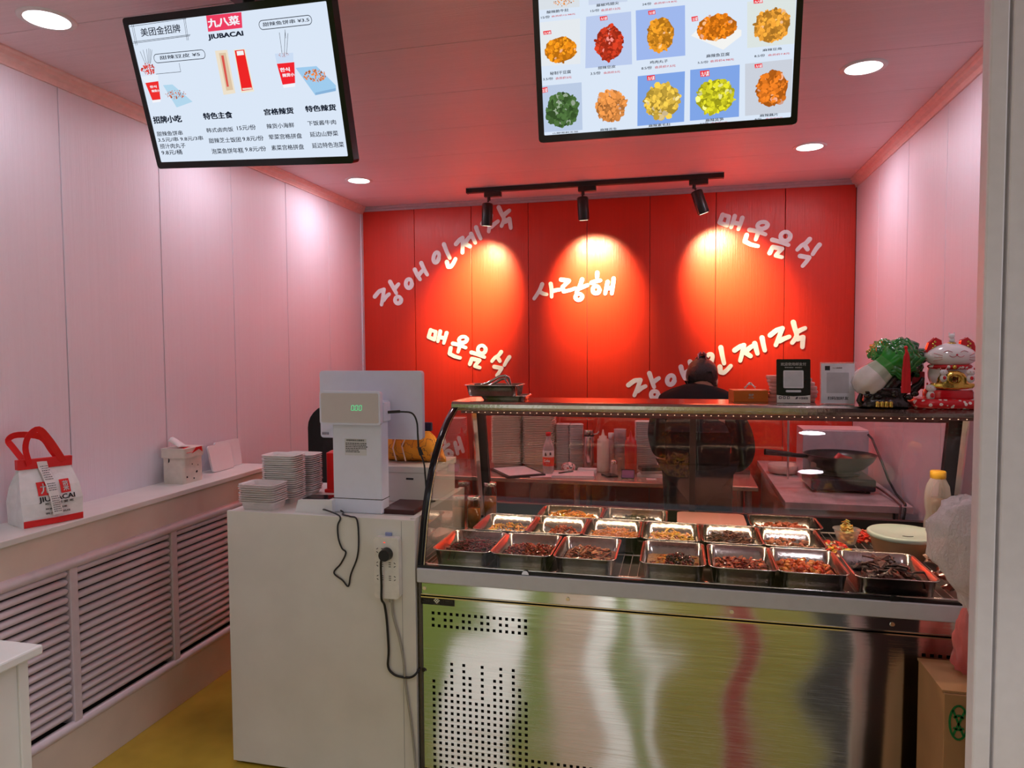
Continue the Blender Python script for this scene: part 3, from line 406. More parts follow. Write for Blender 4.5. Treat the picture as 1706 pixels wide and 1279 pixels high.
# ---------------------------------------------------------------- menu screens
screen_m = emit('screen_backlight', (.76, .86, 1.0), .93)
ink_e = emit('screen_ink', (.02, .03, .06), .5)
red_e = emit('screen_red_ink', (.75, .05, .06), .8)
white_e = emit('screen_white_ink', (.95, .95, 1.0), .95)
pic_e = emit('screen_picture', (1, 1, 1), 1.0, vcol=True)
def rot_m(y, t, r): return Matrix.Rotation(y, 3, 'Z') @ Matrix.Rotation(t, 3, 'X') @ Matrix.Rotation(r, 3, 'Y')
def screen_tv(name, lab, pose, texts, polys, blobs, lines, bubbles, seed):
    w, h = .73, .43; Rm = rot_m(*pose[:3]); c = Vector(pose[3:])
    t = thing(name, lab, 'menu screen', tuple(c))
    F = lambda e: (lambda u, v: tuple(c + Rm @ Vector((u, -e, v))))
    P3 = lambda u, v, d: tuple(c + Rm @ Vector((u, -d, v)))
    m = MB()
    o_ = rr2(w, h, .010, 4); i_ = rr2(w - .034, h - .040, .003, 4); n = len(o_)
    for a, b, d0, d1 in ((o_, o_, -.030, 0), (o_, i_, 0, .0), (i_, i_, 0, -.006)):
        m.loft([[P3(p[0], p[1], d0) for p in a], [P3(p[0], p[1], d1) for p in b]], False, False)
    m.add([P3(p[0], p[1], -.030) for p in o_], [tuple(range(n))])
    m.build('bezel', black_gl, t)
    m = MB(); m.add([P3(u, v, -.003) for u, v in ((-w / 2 + .016, -h / 2 + .019), (w / 2 - .016, -h / 2 + .019), (w / 2 - .016, h / 2 - .019), (-w / 2 + .016, h / 2 - .019))], [(0, 1, 2, 3)])
    m.build('display', screen_m, t)
    m = MB(); rnd = random.Random(seed)
    def clip(p): return (max(-w / 2 + .017, min(w / 2 - .017, p[0])), max(-h / 2 + .020, min(h / 2 - .020, p[1])))
    for k, (pts, col) in enumerate(polys):
        pts = [clip(p) for p in pts]
        q = MB(); q.add([P3(p[0], p[1], -.0026 + .00003 * k) for p in pts], [tuple(range(len(pts)))], False, col); q.build('picture_ground', pic_e, t)
    k = 0
    for cx, cy, rx, ry, col, n_ in blobs:
        m = MB(); col = [v ** 1.25 * .92 for v in col]
        if n_ > 34: m.add([P3(*clip((cx + rx * .86 * math.cos(PI * g / 11) * (1 + .06 * math.sin(g * 2.3)), cy + ry * .86 * math.sin(PI * g / 11) * (1 + .06 * math.sin(g * 1.7)))), -.0019) for g in range(22)], [tuple(range(22))], False, [v * .55 for v in col])
        for j in range(int(n_ * 3.2)):
            a = rnd.random() * 2 * PI; q = math.sqrt(rnd.random()) * .86; x = cx + math.cos(a) * q * rx; y = cy + math.sin(a) * q * ry
            r0 = min(rx, ry) * rnd.uniform(.08, .20); s = rnd.uniform(.45, 1.45); wn = rnd.random() < .06
            cc = [min(1, v * s + (.25 if wn else 0)) for v in col]; ph = rnd.random() * PI; el = rnd.uniform(.4, 1); pts = []
            for g in range(7):
                b = 2 * PI * g / 7; rr = r0 * rnd.uniform(.75, 1.15); px = rr * math.cos(b); py = rr * math.sin(b) * el
                pts.append(clip((x + px * math.cos(ph) - py * math.sin(ph), y + px * math.sin(ph) + py * math.cos(ph))))
            m.add([P3(p[0], p[1], -.0018 + .000002 * k) for p in pts], [tuple(range(7))], False, cc); k += 1
        m.build('food_picture', pic_e, t)
    bk = MB(); rd = MB(); wh = MB()
    for s, x0, y0, x1, y1, kd in texts:
        if y0 > h / 2 - .022: continue
        mb = MB(); add_text(mb, s, F(-.0003), x0, y0, x1, min(y1, h / 2 - .021), bold=(.016, .055, .020, .045)[kd]); mb.build(('menu_line', 'menu_heading', 'price_line', 'logo_text')[kd], (ink_e, ink_e, red_e, white_e)[kd], t)
    def line(a, b, r=.0009):
        a = Vector(a); b = Vector(b); d = (b - a).normalized(); nn = Vector((-d.y, d.x)) * r
        bk.add([P3(q.x, q.y, -.0004) for q in (a - nn, b - nn, b + nn, a + nn)], [(0, 1, 2, 3)])
    for a, b in lines: line(a, b, .0006)
    for a, b in bubbles:
        cx, cy = (a[0] + b[0]) / 2, (a[1] + b[1]) / 2; pp = rr2(abs(b[0] - a[0]), abs(b[1] - a[1]) * .8, .018, 6, cx, cy)
        for i in range(len(pp)): line(pp[i], pp[(i + 1) % len(pp)])
    if bk.v: bk.build('menu_frames', ink_e, t)
    # hanging bracket up to the ceiling
    back = c + Rm @ Vector((0, .030, .02)); m = MB()
    m.cb((0, 0, 0), (.20, .012, .16), Matrix.Translation(back) @ Rm.to_4x4())
    m.tube([back, (back.x, back.y + .05, back.z + .04), (back.x, back.y + .05, ZC)], .018, 12)
    m.cb((back.x, back.y + .05, ZC - .006), (.14, .12, .012)); m.build('ceiling_bracket', black_pl, t)
    return t, P3
screen_tv('menu_screen', 'tilted black-framed menu screen at the upper left with a red logo and price lists', POSE_L, LEFT_TEXT, LEFT_POLYS, LEFT_BLOBS, LEFT_LINES, LEFT_BUBBLES, 3)
screen_tv('menu_screen', 'black-framed menu screen at the upper right showing a grid of food photos', POSE_R, RIGHT_TEXT, RIGHT_POLYS, RIGHT_BLOBS, [], [], 5)
def crv(P, k=5):
    P = [Vector(p) for p in P]; out = []
    for i in range(len(P) - 1):
        p0, p1, p2, p3 = P[max(i - 1, 0)], P[i], P[i + 1], P[min(i + 2, len(P) - 1)]
        for q in range(k):
            t = q / k; out.append(.5 * ((2 * p1) + (p2 - p0) * t + (2 * p0 - 5 * p1 + 4 * p2 - p3) * t * t + (3 * p1 - p0 - 3 * p2 + p3) * t ** 3))
    return out + [P[-1]]
# ---------------------------------------------------------------- radiator cover with slats and ledge
rc = thing('radiator_cover', 'long white radiator cover with rounded slats along the left wall', 'radiator cover', (-2.23, 2.2, 0))
XF = -2.130
MB().box(XL, XF, .8, 3.3, 0, .185).build('base_board', cream, rc, bevel=.002)
MB().box(XL, XF, .8, 3.3, .80, .925).build('apron_board', cream, rc, bevel=.002)
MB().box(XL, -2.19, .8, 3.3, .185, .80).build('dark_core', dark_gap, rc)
MB().box(XL, XF, 3.285, 3.3, .185, .80).build('end_board', cream, rc)
m = MB(); m.tube([(XF - .006, .8, .792), (XF - .006, 3.3, .792)], .021, 16); m.build('top_rail', slat_m, rc)
m = MB(); m.tube([(XF - .010, .8, .196), (XF - .010, 3.3, .196)], .018, 16); m.build('bottom_rail', slat_m, rc)
posts = [1.535, 2.055, 2.572, 3.09]
for y in posts: MB().box(-2.19, XF + .002, y - .017, y + .017, .20, .785).build('post', slat_m, rc, bevel=.003)
edges = [.8] + posts + [3.285]
slat_mesh = {}
NS = 17
for a, b in zip(edges[:-1], edges[1:]):
    y0, y1 = a + .018, b - .018; L = round(y1 - y0, 3)
    for k in range(NS):
        z = .243 + k * .0322
        if L not in slat_mesh:
            m = MB(); pf = [(-.020, -.010), (-.006, -.0125), (.004, -.0100), (.0085, -.004), (.009, .002), (.006, .008), (-.002, .0115), (-.012, .012), (-.020, .010)]
            secs = []
            for q, s_ in ((0, .55), (.004, .85), (.012, 1.0), (L - .012, 1.0), (L - .004, .85), (L, .55)): secs.append([(XF - .012 + p[0] * s_, y0 + q, z + p[1] * s_) for p in pf])
            m.loft(secs); o = m.build('slat', slat_m, rc); slat_mesh[L] = (o, y0, z)
        else:
            o, yy, zz = slat_mesh[L]; c = o.copy(); COL.objects.link(c); c.parent = rc; c.location = (0, y0 - yy, z - zz)
lg = MB().box(XL, XF + .022, .8, 3.315, .925, .947).build('window_ledge', white_lam, bevel=.003, label='long white ledge board on top of the slatted radiator cover', cat='shelf')
# low white cabinet at the bottom left corner
lc = thing('low_cabinet', 'small white cabinet corner with overhanging top at the bottom left', 'cabinet', (-1.85, 1.35, 0))
MB().box(-2.12, -1.70, .9, 1.48, 0, .742).build('body', white_lam, lc, bevel=.003)
MB().box(-1.7, -1.692, 1.452, 1.48, 0, .742).build('edge_strip', white_lam, lc, bevel=.002)
MB().box(-2.13, -1.662, .88, 1.50, .742, .768).build('top', white_lam, lc, bevel=.005)
# ---------------------------------------------------------------- takeout bag on the ledge
def takeout_bag():
    t = thing('takeout_bag', 'white takeout bag with red handles, red trim and a receipt, standing on the ledge', 'bag', (-2.2, 1.99, .947))
    Mx = Matrix.Translation((-2.185, 1.915, .947)) @ Matrix.Rotation(math.radians(69), 4, 'Z')
    # local: x along the front face, y into depth, z up
    T = lambda x, y, z: tuple(Mx @ Vector((x, y, z)))
    W_, D_ = .190, .13
    m = MB(); secs = []
    for z, w, d, bul in ((0, 1, 1, 0), (.02, 1.0, 1.02, .004), (.08, 1.04, .95, .010), (.13, 1.0, .72, .008), (.17, .92, .36, .002), (.200, .86, .08, 0), (.215, .86, .05, 0)):
        hx, hy = W_ * w / 2, D_ * d / 2; cx, cy = W_ / 2, D_ / 2
        ring = []
        for (sx, sy) in ((-1, -1), (0, -1), (1, -1), (1, 0), (1, 1), (0, 1), (-1, 1), (-1, 0)):
            ex = bul if sx and not sy else 0; ey = bul if sy and not sx else 0
            ring.append(T(cx + sx * (hx + ex - (.018 if (sx and not sy and z > .05) else 0)), cy + sy * (hy + ey), z))
        secs.append(ring)
    m.loft(secs, True, False); m.build('bag_body', pbr('bag_white', (.80, .79, .79), .55, bump=.35, bscale=18), t)
    # red strips top and bottom (front face follows the body)
    def yf(z):
        tab = [(0, 0), (.02, -.0013), (.08, .00325), (.13, .0182), (.17, .0416), (.2, .0598), (.215, .0618)]
        for (a, b), (c, d) in zip(tab[:-1], tab[1:]):
            if a <= z <= c: return b + (d - b) * (z - a) / (c - a)
        return .0618
    def patch(x0, x1, z0, z1, e, mat, name, lab=None, par=None, n=5, skew=0):
        q = MB()
        for k in range(n):
            za = z0 + (z1 - z0) * k / n; zb = z0 + (z1 - z0) * (k + 1) / n
            def P(x, z): return T(x + skew * (z - z0), yf(z) - .011 * (1 - abs(x - W_ / 2) / (W_ / 2)) * (1 if .02 < z < .18 else .2) - e, z)
            q.add([P(x0, za), P(W_ / 2 if x0 < W_ / 2 < x1 else (x0 + x1) / 2, za), P(x1, za), P(x1, zb), P(W_ / 2 if x0 < W_ / 2 < x1 else (x0 + x1) / 2, zb), P(x0, zb)], [(0, 1, 4, 5), (1, 2, 3, 4)])
        return q.build(name, mat, par or t, solid=.0006, label=lab)
    patch(0, W_, .001, .024, .002, red_m, 'bottom_band')
    q = MB(); q.prism([(.008, .196), (W_ - .008, .192), (W_ - .006, .226), (.008, .230)], lambda x, z, tt: T(x, .058 + tt, z), -.006, .016); q.build('top_band', red_m, t)
    patch(.050, .098, .104, .150, .0022, red_m, 'logo_patch'); patch(.122, .155, .104, .150, .0022, red_m, 'logo_patch')
    tx = MB(); fn = lambda x, z: T(x, yf(z) - .011 * (1 - abs(x - W_ / 2) / (W_ / 2)) - .0040, z)
    add_text(tx, '九', fn, .058, .110, .086, .145, bold=.03); add_text(tx, '菜', fn, .130, .110, .150, .145, bold=.03); tx.build('logo_text', white_ink, t)
    tx = MB(); add_text(tx, 'JIUBACAI', fn, .048, .078, .166, .100, bold=.03)
    add_text(tx, '吃 辣 就 要 吃', fn, .066, .070, .160, .079, bold=.03)
    add_text(tx, '鲜香 麻辣 过瘾', fn, .066, .054, .135, .060, bold=.03); add_text(tx, '韩式 甜辣热线', fn, .066, .038, .145, .045, bold=.03); tx.build('printed_text', ink, t)
    # receipt hanging over the front
    q = patch(.086, .118, .035, .218, .0075, paper, 'receipt', 'white paper receipt stapled over the red band', n=8, skew=-.10)
    tx = MB(); rnd = random.Random(2); fr = lambda x, z: T(x - .10 * (z - .035), yf(z) - .0105 - .0092 - .001, z)
    for k in range(22):
        z = .045 + k * .0074
        if k in (8, 9, 14): continue
        x = .090
        while x < .113:
            w = rnd.uniform(.0015, .005); tx.add([fr(x, z), fr(min(x + w, .115), z), fr(min(x + w, .115), z + .0025), fr(x, z + .0025)], [(0, 1, 2, 3)]); x += w + .0015
    tx.build('receipt_print', ink, q)
    # side face print blocks (codes left blank)
    # handles
    for sy, lean in ((.050, 1), (.078, -1)):
        pts = [(.045, sy, .21), (.030 if lean > 0 else .012, sy - .01 * lean, .27), (.038 if lean > 0 else .00, sy - .02 * lean, .315 if lean > 0 else .30), (.068 if lean > 0 else .030, sy - .02 * lean, .335 if lean > 0 else .315), (.10, sy - .012 * lean, .300), (.130, sy - .006 * lean, .25), (.152, sy, .21)]
        P = [Vector(T(*p)) for p in pts]; q = MB(); ax = Vector(Mx.to_3x3() @ Vector((0, 1, 0)))
        fine = []
        for i in range(len(P) - 1):
            p0, p1, p2, p3 = P[max(i - 1, 0)], P[i], P[i + 1], P[min(i + 2, len(P) - 1)]
            for k in range(4):
                tt = k / 4; fine.append(.5 * ((2 * p1) + (p2 - p0) * tt + (2 * p0 - 5 * p1 + 4 * p2 - p3) * tt * tt + (3 * p1 - p0 - 3 * p2 + p3) * tt ** 3))
        fine.append(P[-1]); secs = []
        for i, p in enumerate(fine):
            tn = (fine[min(i + 1, len(fine) - 1)] - fine[max(i - 1, 0)]).normalized(); nn = ax.cross(tn).normalized()
            wv = (ax * .35 + nn * .94).normalized() * .0115
            th = tn.cross(wv).normalized() * .0009
            secs.append([p - wv - th, p + wv - th, p + wv + th, p - wv + th])
        q.loft(secs, True, False); q.build('handle', red_m, t)
takeout_bag()
# ---------------------------------------------------------------- tissue tin and two boards on the ledge
t = thing('tissue_tin', 'small cream tin box with stickers, lid and a tissue sticking out, on the ledge', 'box', (-2.255, 2.79, .947))
cm = pbr('cream_tin', (.74, .70, .62), .35); cx, cy, z0 = -2.25, 2.79, .947
m = MB(); m.loft([rrect(cx, cy, .115, .13, .012, z0 + q) for q in (0, .002, .128)], True, True); m.build('tin_body', cm, t)
m = MB(); m.loft([rrect(cx, cy, .128, .143, .014, z0 + q) for q in (.118, .158, .161)], True, True); m.build('lid', cm, t, bevel=.002)
m = MB(); m.loft([rrect(cx, cy, .117, .132, .012, z0 + q) for q in (.117, .121)], False, True); m.build('seam', pbr('tan_line', (.45, .25, .15), .5), t)
q = MB(); rnd = random.Random(4)
pts = [(-.03, -.05, .160), (.02, -.02, .161), (.03, .02, .160), (-.02, .0, .161)]
g = []
for i in range(7):
    row = []
    for j in range(5):
        u, v = i / 6, j / 4; row.append((cx - .04 + .075 * u + rnd.uniform(-.003, .003), cy - .045 + .07 * v - .02 * u, z0 + .160 + .05 * math.sin(PI * (.25 + .65 * v)) * (1 - .75 * u) + rnd.uniform(-.002, .002)))
    g.append(row)
q.loft(g, False, True, closed=False); q.build('tissue', paper, t, solid=.0008)
q = MB(); q.add([(cx + .065, cy - .055, z0 + .140), (cx + .065, cy - .02, z0 + .142), (cx + .065, cy + .00, z0 + .158), (cx + .03, cy + .0, z0 + .163), (cx + .0, cy - .03, z0 + .163), (cx + .045, cy - .05, z0 + .163)], [(0, 1, 2, 3, 4, 5)]); q.build('red_sticker', red_m, t, solid=.0008)
q = MB(); q.prism([(-.02, .135), (.03, .150), (.055, .135), (.05, .161), (.01, .161)], lambda a, b, d: (cx + .0645 + d, cy + a, z0 + b), 0, .0008); q.build('red_sticker', red_m, t)
q = MB()
for (a, b, s_) in ((-.045, .03, .006), (.02, .045, .009), (-.01, .085, .005), (.03, .075, .004), (.0, .018, .006)):
    q.prism([(a + s_ * math.cos(2 * PI * k / 7) * rnd.uniform(.5, 1), b + s_ * math.sin(2 * PI * k / 7) * rnd.uniform(.5, 1)) for k in range(7)], lambda aa, bb, d: (cx + .0577 + d, cy + aa, z0 + bb), 0, .0005)
q.build('sticker_print', ink, t)
q = MB(); q.prism([(-.005, .025), (.002, .03), (.004, .04), (-.003, .05)], lambda a, b, d: (cx + a - .02, cy - .0655 - d, z0 + .1 + b - .03), 0, .0006); q.build('clasp', ink, t)
for k, (yy, xx, w, h, lab) in enumerate(((3.05, -2.262, .17, .135, 'white rounded chopping board leaning on the wall, front one on the ledge'), (3.13, -2.292, .20, .14, 'second pale board leaning behind the front board on the ledge'))):
    Mx = Matrix.Translation((xx, yy - .02, .947)) @ Matrix.Rotation(math.radians(-12 if k == 0 else -8), 4, 'Y') @ Matrix.Rotation(math.radians(0), 4, 'X')
    m = MB(); m.prism([(p[0] + w / 2 - .02, p[1] + h / 2) for p in rr2(w, h, .016)], lambda a, b, d: tuple(Mx @ Vector((d, a, b))), 0, .010)
    m.build('leaning_board', white_pl, bevel=.002, label=lab, cat='board')
# ---------------------------------------------------------------- counter
CX0, CX1, CY, CZ = -1.632, -.892, 2.25, .962
ct = thing('counter', 'white laminate counter with the till on it, left of the display case', 'counter', (-1.26, 2.5, 0))
MB().box(CX0 + .004, CX0 + .022, CY + .016, 2.83, 0, CZ - .018).build('side_panel', white_lam, ct, bevel=.001)
MB().box(CX1 - .022, CX1 - .001, CY + .016, 2.83, 0, CZ + .004).build('side_panel', white_lam, ct, bevel=.001)
MB().box(CX0, CX1, CY, CY + .016, .012, CZ - .0).build('front_panel', white_lam, ct, bevel=.0015)
MB().box(CX0 + .022, CX1 - .022, 2.80, 2.815, 0, CZ - .018).build('back_panel', white_lam, ct)
MB().box(CX0 + .004, CX1 - .022, CY + .016, 2.83, CZ - .018, CZ - .002).build('top', white_lam, ct)
MB().box(CX1 - .05, CX1 - .048, CY - .0006, CY + .001, .02, CZ - .005).build('joint_line', pbr('joint', (.4, .4, .4), .6), ct)
CT = CZ - .002
# stacked takeout tubs ------------------------------------------------------
def container(name, w, d, h, r, mat, lab, grp, lip=.008, taper=.80):
    t = thing(name, lab, 'food container', (0, 0, 0), 0, grp)
    m = MB()
    m.loft([rrect(0, 0, w * taper, d * taper, r, 0), rrect(0, 0, w - 2 * lip, d - 2 * lip, r, h - .002), rrect(0, 0, w, d, r + lip, h - .002), rrect(0, 0, w, d, r + lip, h), rrect(0, 0, w - 2 * lip - .002, d - 2 * lip - .002, r, h), rrect(0, 0, w * taper - .002, d * taper - .002, r, .0015)], True, True)
    m.build('tub', mat, t)
    return t
def stack(proto, x, y, z, n, step, rz, first=[], jit=.0015, seed=1, lab=None, grp=None):
    rnd = random.Random(seed)
    for k in range(n):
        loc = (x + rnd.uniform(-jit, jit), y + rnd.uniform(-jit, jit), z + k * step); r = rz + rnd.uniform(-.01, .01)
        if proto.name not in first:
            first.append(proto.name); proto.location = loc; proto.rotation_euler = (0, 0, r)
            if lab: proto['label'] = lab
            if grp: proto['group'] = grp
        else: copy_tree(proto, loc, r, lab, grp)
FIRST = []
clr = film('tub_clear', (.97, .90, .90), .62, .12)
wht = film('tub_milky', (.97, .93, .92), .93, .3)
pr = container('takeout_tub', .155, .115, .030, .014, clr, 'clear plastic takeout tub in the low stack at the counter front corner', 'clear tubs in the low stack')
stack(pr, -1.530, 2.330, CT, 9, .0082, .0, FIRST, seed=2)
pr = container('takeout_dish', .150, .105, .020, .016, wht, 'milky plastic lid in the tall stack on the counter', 'lids in the tall stack')
stack(pr, -1.525, 2.465, CT, 21, .0082, .0, FIRST, seed=3)
stack(pr, -1.525, 2.600, CT, 19, .0082, .0, FIRST, seed=4, lab='milky plastic lid in the stack between the tall stack and the red box', grp='lids in the second stack')
t = thing('red_box', 'upright red plastic box beside the stacked lids on the counter', 'box', (-1.40, 2.69, CT))
rg = pbr('red_plastic', (.72, .015, .015), .3); m = MB(); m.loft([rrect(-1.40, 2.69, .075, .10, .01, CT + z) for z in (0, .002, .155, .165)], True, True); m.build('body', rg, t)
m = MB(); m.loft([rrect(-1.40, 2.69, s_*.9, s_ * 1.1, .01, CT + z) for s_, z in ((.083, .165), (.06, .172))], True, True); m.build('lid', rg, t)
m = MB(); m.loft([rrect(-1.40, 2.69, s_*.85, s_ * 1.1, .01, CT + z) for s_, z in ((.105, 0), (.105, .012), (.09, .014))], True, True); m.build('foot', rg, t)
# small white printer-like device
t = thing('card_reader', 'small white payment device lying at the counter front edge', 'device', (-1.30, 2.335, CT))
m = MB(); m.prism([(-.075, 0), (.075, 0), (.075, .050), (-.060, .046)], lambda a, b, d: (-1.30 + a, 2.335 + d, CT + b), -.045, .045); m.build('body', white_pl, t, bevel=.005)
m = MB(); m.prism([(-.05, .0470), (.06, .0505), (.06, .0520), (-.05, .0485)], lambda a, b, d: (-1.30 + a, 2.335 + d, CT + b), -.035, .035); m.build('screen', black_gl, t)
m = MB(); rnd = random.Random(8); g = []
for i in range(9): g.append([(-1.215 + .028 * i / 8 * 2 - .028 + .01 * math.sin(i), 2.47 + .05 * (j - 2) / 2 + .012 * math.sin(i * 1.3), CT + .004 + .018 * abs(math.sin(i * .9 + j)) + .006 * i / 8) for j in range(5)])
m.loft(g, False, True, closed=False); m.build('crumpled_receipt', paper, solid=.0008, label='crumpled paper receipt on the counter beside the till pillar', cat='paper')
# ---------------------------------------------------------------- till
ti = thing('till', 'white till with a tall pillar, green price display and large screen on the counter', 'cash register', (-1.13, 2.40, CT))
tb = pbr('till_grey_white', (.74, .77, .92), .28, noise=.01)
MB().box(-1.232, -1.040, 2.315, 2.38, CT, 1.315).build('pillar', tb, ti, bevel=.006)
MB().box(-1.2325, -1.0395, 2.3145, 2.3805, 1.012, 1.0145).build('seam', dark_gap, ti)
m = MB(); m.prism(rr2(.236, .120, .010, 5, -1.150, 1.345), lambda a, b, d: (a, d, b), 2.292, 2.314); m.build('customer_display', tb, ti, bevel=.003)
m = MB(); m.prism(rr2(.222, .106, .006, 5, -1.150, 1.345), lambda a, b, d: (a, d, b), 2.2905, 2.2925); m.build('display_glass', pbr('display_face', (.62, .57, .58), .2, noise=.01), ti)
gd = emit('green_digits', (.06, .75, .28), 1.2); m = MB()
def seg7(mb, x, z, w, h, y, sl=.12):
    th = .0013
    for a, b in (((0, 0), (w, 0)), ((w, 0), (w, h / 2)), ((w, h / 2), (w, h)), ((0, h), (w, h)), ((0, h / 2), (0, h)), ((0, 0), (0, h / 2))):
        ax, az = x + a[0] + a[1] * sl, z + a[1]; bx, bz = x + b[0] + b[1] * sl, z + b[1]
        d = Vector((bx - ax, bz - az)); L_ = d.length; d.normalize(); nn = Vector((-d.y, d.x)) * th / 2; s0 = d * .001
        mb.prism([(ax + s0.x - nn.x, az + s0.y - nn.y), (bx - s0.x - nn.x, bz - s0.y - nn.y), (bx - s0.x + nn.x, bz - s0.y + nn.y), (ax + s0.x + nn.x, az + s0.y + nn.y)], lambda p, q, t_: (p, t_, q), y, y + .0006)
for k in range(3): seg7(m, -1.143 + k * .0150, 1.337, .0095, .0180, 2.2896)
m.box(-1.1315, -1.1300, 2.2896, 2.2902, 1.337, 1.3386)
m.build('green_digits', gd, ti)
m = MB(); m.prism(rr2(.425, .262, .012, 5, -1.162, 1.341), lambda a, b, d: (a, d, b), 2.49, 2.515); m.build('main_screen', tb, ti, bevel=.005)
MB().box(-1.19, -1.08, 2.38, 2.49, 1.28, 1.36).build('screen_arm', tb, ti, bevel=.005)
MB().box(-1.039, -1.028, 2.32, 2.375, 1.295, 1.365).build('side_port', tb, ti, bevel=.003)
m = MB(); fn = lambda x, z: (x, 2.3140, z)
m2 = MB(); m2.box(-1.182, -1.098, 2.3142, 2.3150, 1.172, 1.232); m2.build('sticker', pbr('silver_sticker', (.66, .66, .70), .5), ti)
add_text(m, '收银秤使用注意事项', fn, -1.176, 1.223, -1.106, 1.230, bold=.03); rnd = random.Random(5)
for k in range(6):
    z = 1.214 - k * .0062; x = -1.179
    while x < (-1.102 if k < 4 else -1.13):
        w = rnd.uniform(.003, .009); m.add([fn(x, z), fn(x + w, z), fn(x + w, z + .003), fn(x, z + .003)], [(0, 1, 2, 3)]); x += w + .0012
m.build('sticker_print', ink, ti)
m = MB(); fn = lambda x, z: (x, 2.4846, z)
for k in range(14):
    if k % 3 != 2: m.add([fn(-1.365 + k * .002, 1.222), fn(-1.3635 + k * .002, 1.222), fn(-1.3635 + k * .002, 1.232), fn(-1.365 + k * .002, 1.232)], [(0, 1, 2, 3)])
m.build('barcode', ink, ti)
m = MB(); m.tube(crv([(-1.028, 2.35, 1.327), (-.975, 2.36, 1.328), (-.94, 2.365, 1.322), (-.925, 2.37, 1.29), (-.922, 2.37, 1.24), (-.922, 2.38, 1.19), (-.908, 2.39, 1.14), (-.903, 2.39, 1.09), (-.895, 2.38, 1.04), (-.890, 2.40, 1.00), (-.893, 2.46, .985)]), .0032, 8)
m.tube([(-1.028, 2.35, 1.327), (-.985, 2.36, 1.329)], .0052, 10); m.tube([(-.922, 2.38, 1.197), (-.915, 2.385, 1.17)], [.006, .008], 10); m.build('power_cable', black_pl, ti)
# white boxes and papers behind the till, orange bag
t = thing('white_box', 'flat white box behind the till near the display case', 'box', (-1.0, 2.66, CT))
MB().box(-1.17, -.925, 2.53, 2.80, CT, CT + .115).build('body', white_lam, t, bevel=.003)
MB().box(-1.175, -.92, 2.525, 2.805, CT + .115, CT + .140).build('lid', white_lam, t, bevel=.003)
MB().box(-1.035, -1.005, 2.5285, 2.5305, CT + .088, CT + .095).build('label_plate', ink, t)
MB().box(-1.05, -.925, 2.33, 2.50, CT, CT + .018).build('dark_folder', pbr('dark_red_cover', (.06, .012, .015), .4), bevel=.002, label='dark folder lying on the counter right of the till', cat='folder')
def floral(name):
    m = pbr(name, (.85, .36, .03), .75, noise=.05, nscale=20, bump=.2, bscale=30); nt = m.node_tree; N = nt.nodes; L = nt.links
    b = N['Principled BSDF']; old = b.inputs['Base Color'].links[0].from_socket
    tc = N.new('ShaderNodeTexCoord'); nz = N.new('ShaderNodeTexNoise'); nz.inputs['Scale'].default_value = 26; nz.inputs['Detail'].default_value = 2; L.new(tc.outputs['Object'], nz.inputs['Vector'])
    rp = N.new('ShaderNodeValToRGB'); e = rp.color_ramp.elements; e[0].position = .455; e[0].color = (0, 0, 0, 1); e[1].position = .50; e[1].color = (0, 0, 0, 1); c = rp.color_ramp.elements.new(.478); c.color = (1, 1, 1, 1)
    L.new(nz.outputs[0], rp.inputs[0]); mx = N.new('ShaderNodeMixRGB'); mx.inputs[2].default_value = (.10, .03, .04, 1); L.new(rp.outputs[0], mx.inputs[0]); L.new(old, mx.inputs[1])
    n3 = N.new('ShaderNodeTexNoise'); n3.inputs['Scale'].default_value = 9; L.new(tc.outputs['Object'], n3.inputs['Vector']); r3 = N.new('ShaderNodeValToRGB'); r3.color_ramp.elements[0].position = .60; r3.color_ramp.elements[1].position = .64; L.new(n3.outputs[0], r3.inputs[0])
    m2_ = N.new('ShaderNodeMixRGB'); m2_.inputs[2].default_value = (.55, .38, .42, 1); L.new(r3.outputs[0], m2_.inputs[0]); L.new(mx.outputs[0], m2_.inputs[1]); L.new(m2_.outputs[0], b.inputs['Base Color']); return m
t = thing('floral_bag', 'orange floral fabric bag lying on the white box behind the till', 'bag', (-.97, 2.68, CT + .14))
m = MB(); secs = []
for k in range(13):
    u = k / 12; x = -1.165 + .245 * u; s_ = math.sin(PI * min(1, .12 + .88 * (1 - abs(u - .42) / .62))) if 0 else (max(.08, 1 - abs((u - .4) / .62) ** 2.6))
    secs.append([(x, 2.67 + .075 * s_ * math.cos(2 * PI * j / 16), CT + .14 + .072 * s_ + .072 * s_ * math.sin(2 * PI * j / 16) * (1 if math.sin(2 * PI * j / 16) > 0 else 1) + .004 * math.sin(3 * j + k)) for j in range(16)])
m.loft(secs); m.build('bag_body', floral('floral_orange'), t)
m = MB(); m.tube([(-1.10, 2.59, CT + .15), (-1.115, 2.592, CT + .20), (-1.10, 2.60, CT + .265), (-1.095, 2.66, CT + .285)], .0028, 6); m.tube([(-1.06, 2.588, CT + .15), (-1.075, 2.588, CT + .21), (-1.05, 2.598, CT + .27), (-1.01, 2.61, CT + .283), (-.985, 2.63, CT + .27)], .0028, 6); m.build('piping_cord', pbr('cream_cord', (.78, .62, .55), .6), t)
m = MB(); m.cb((-.985, 2.63, CT + .285), (.045, .02, .035)); m.build('dark_tab', pbr('navy_fabric', (.02, .02, .07), .7), t, bevel=.004)
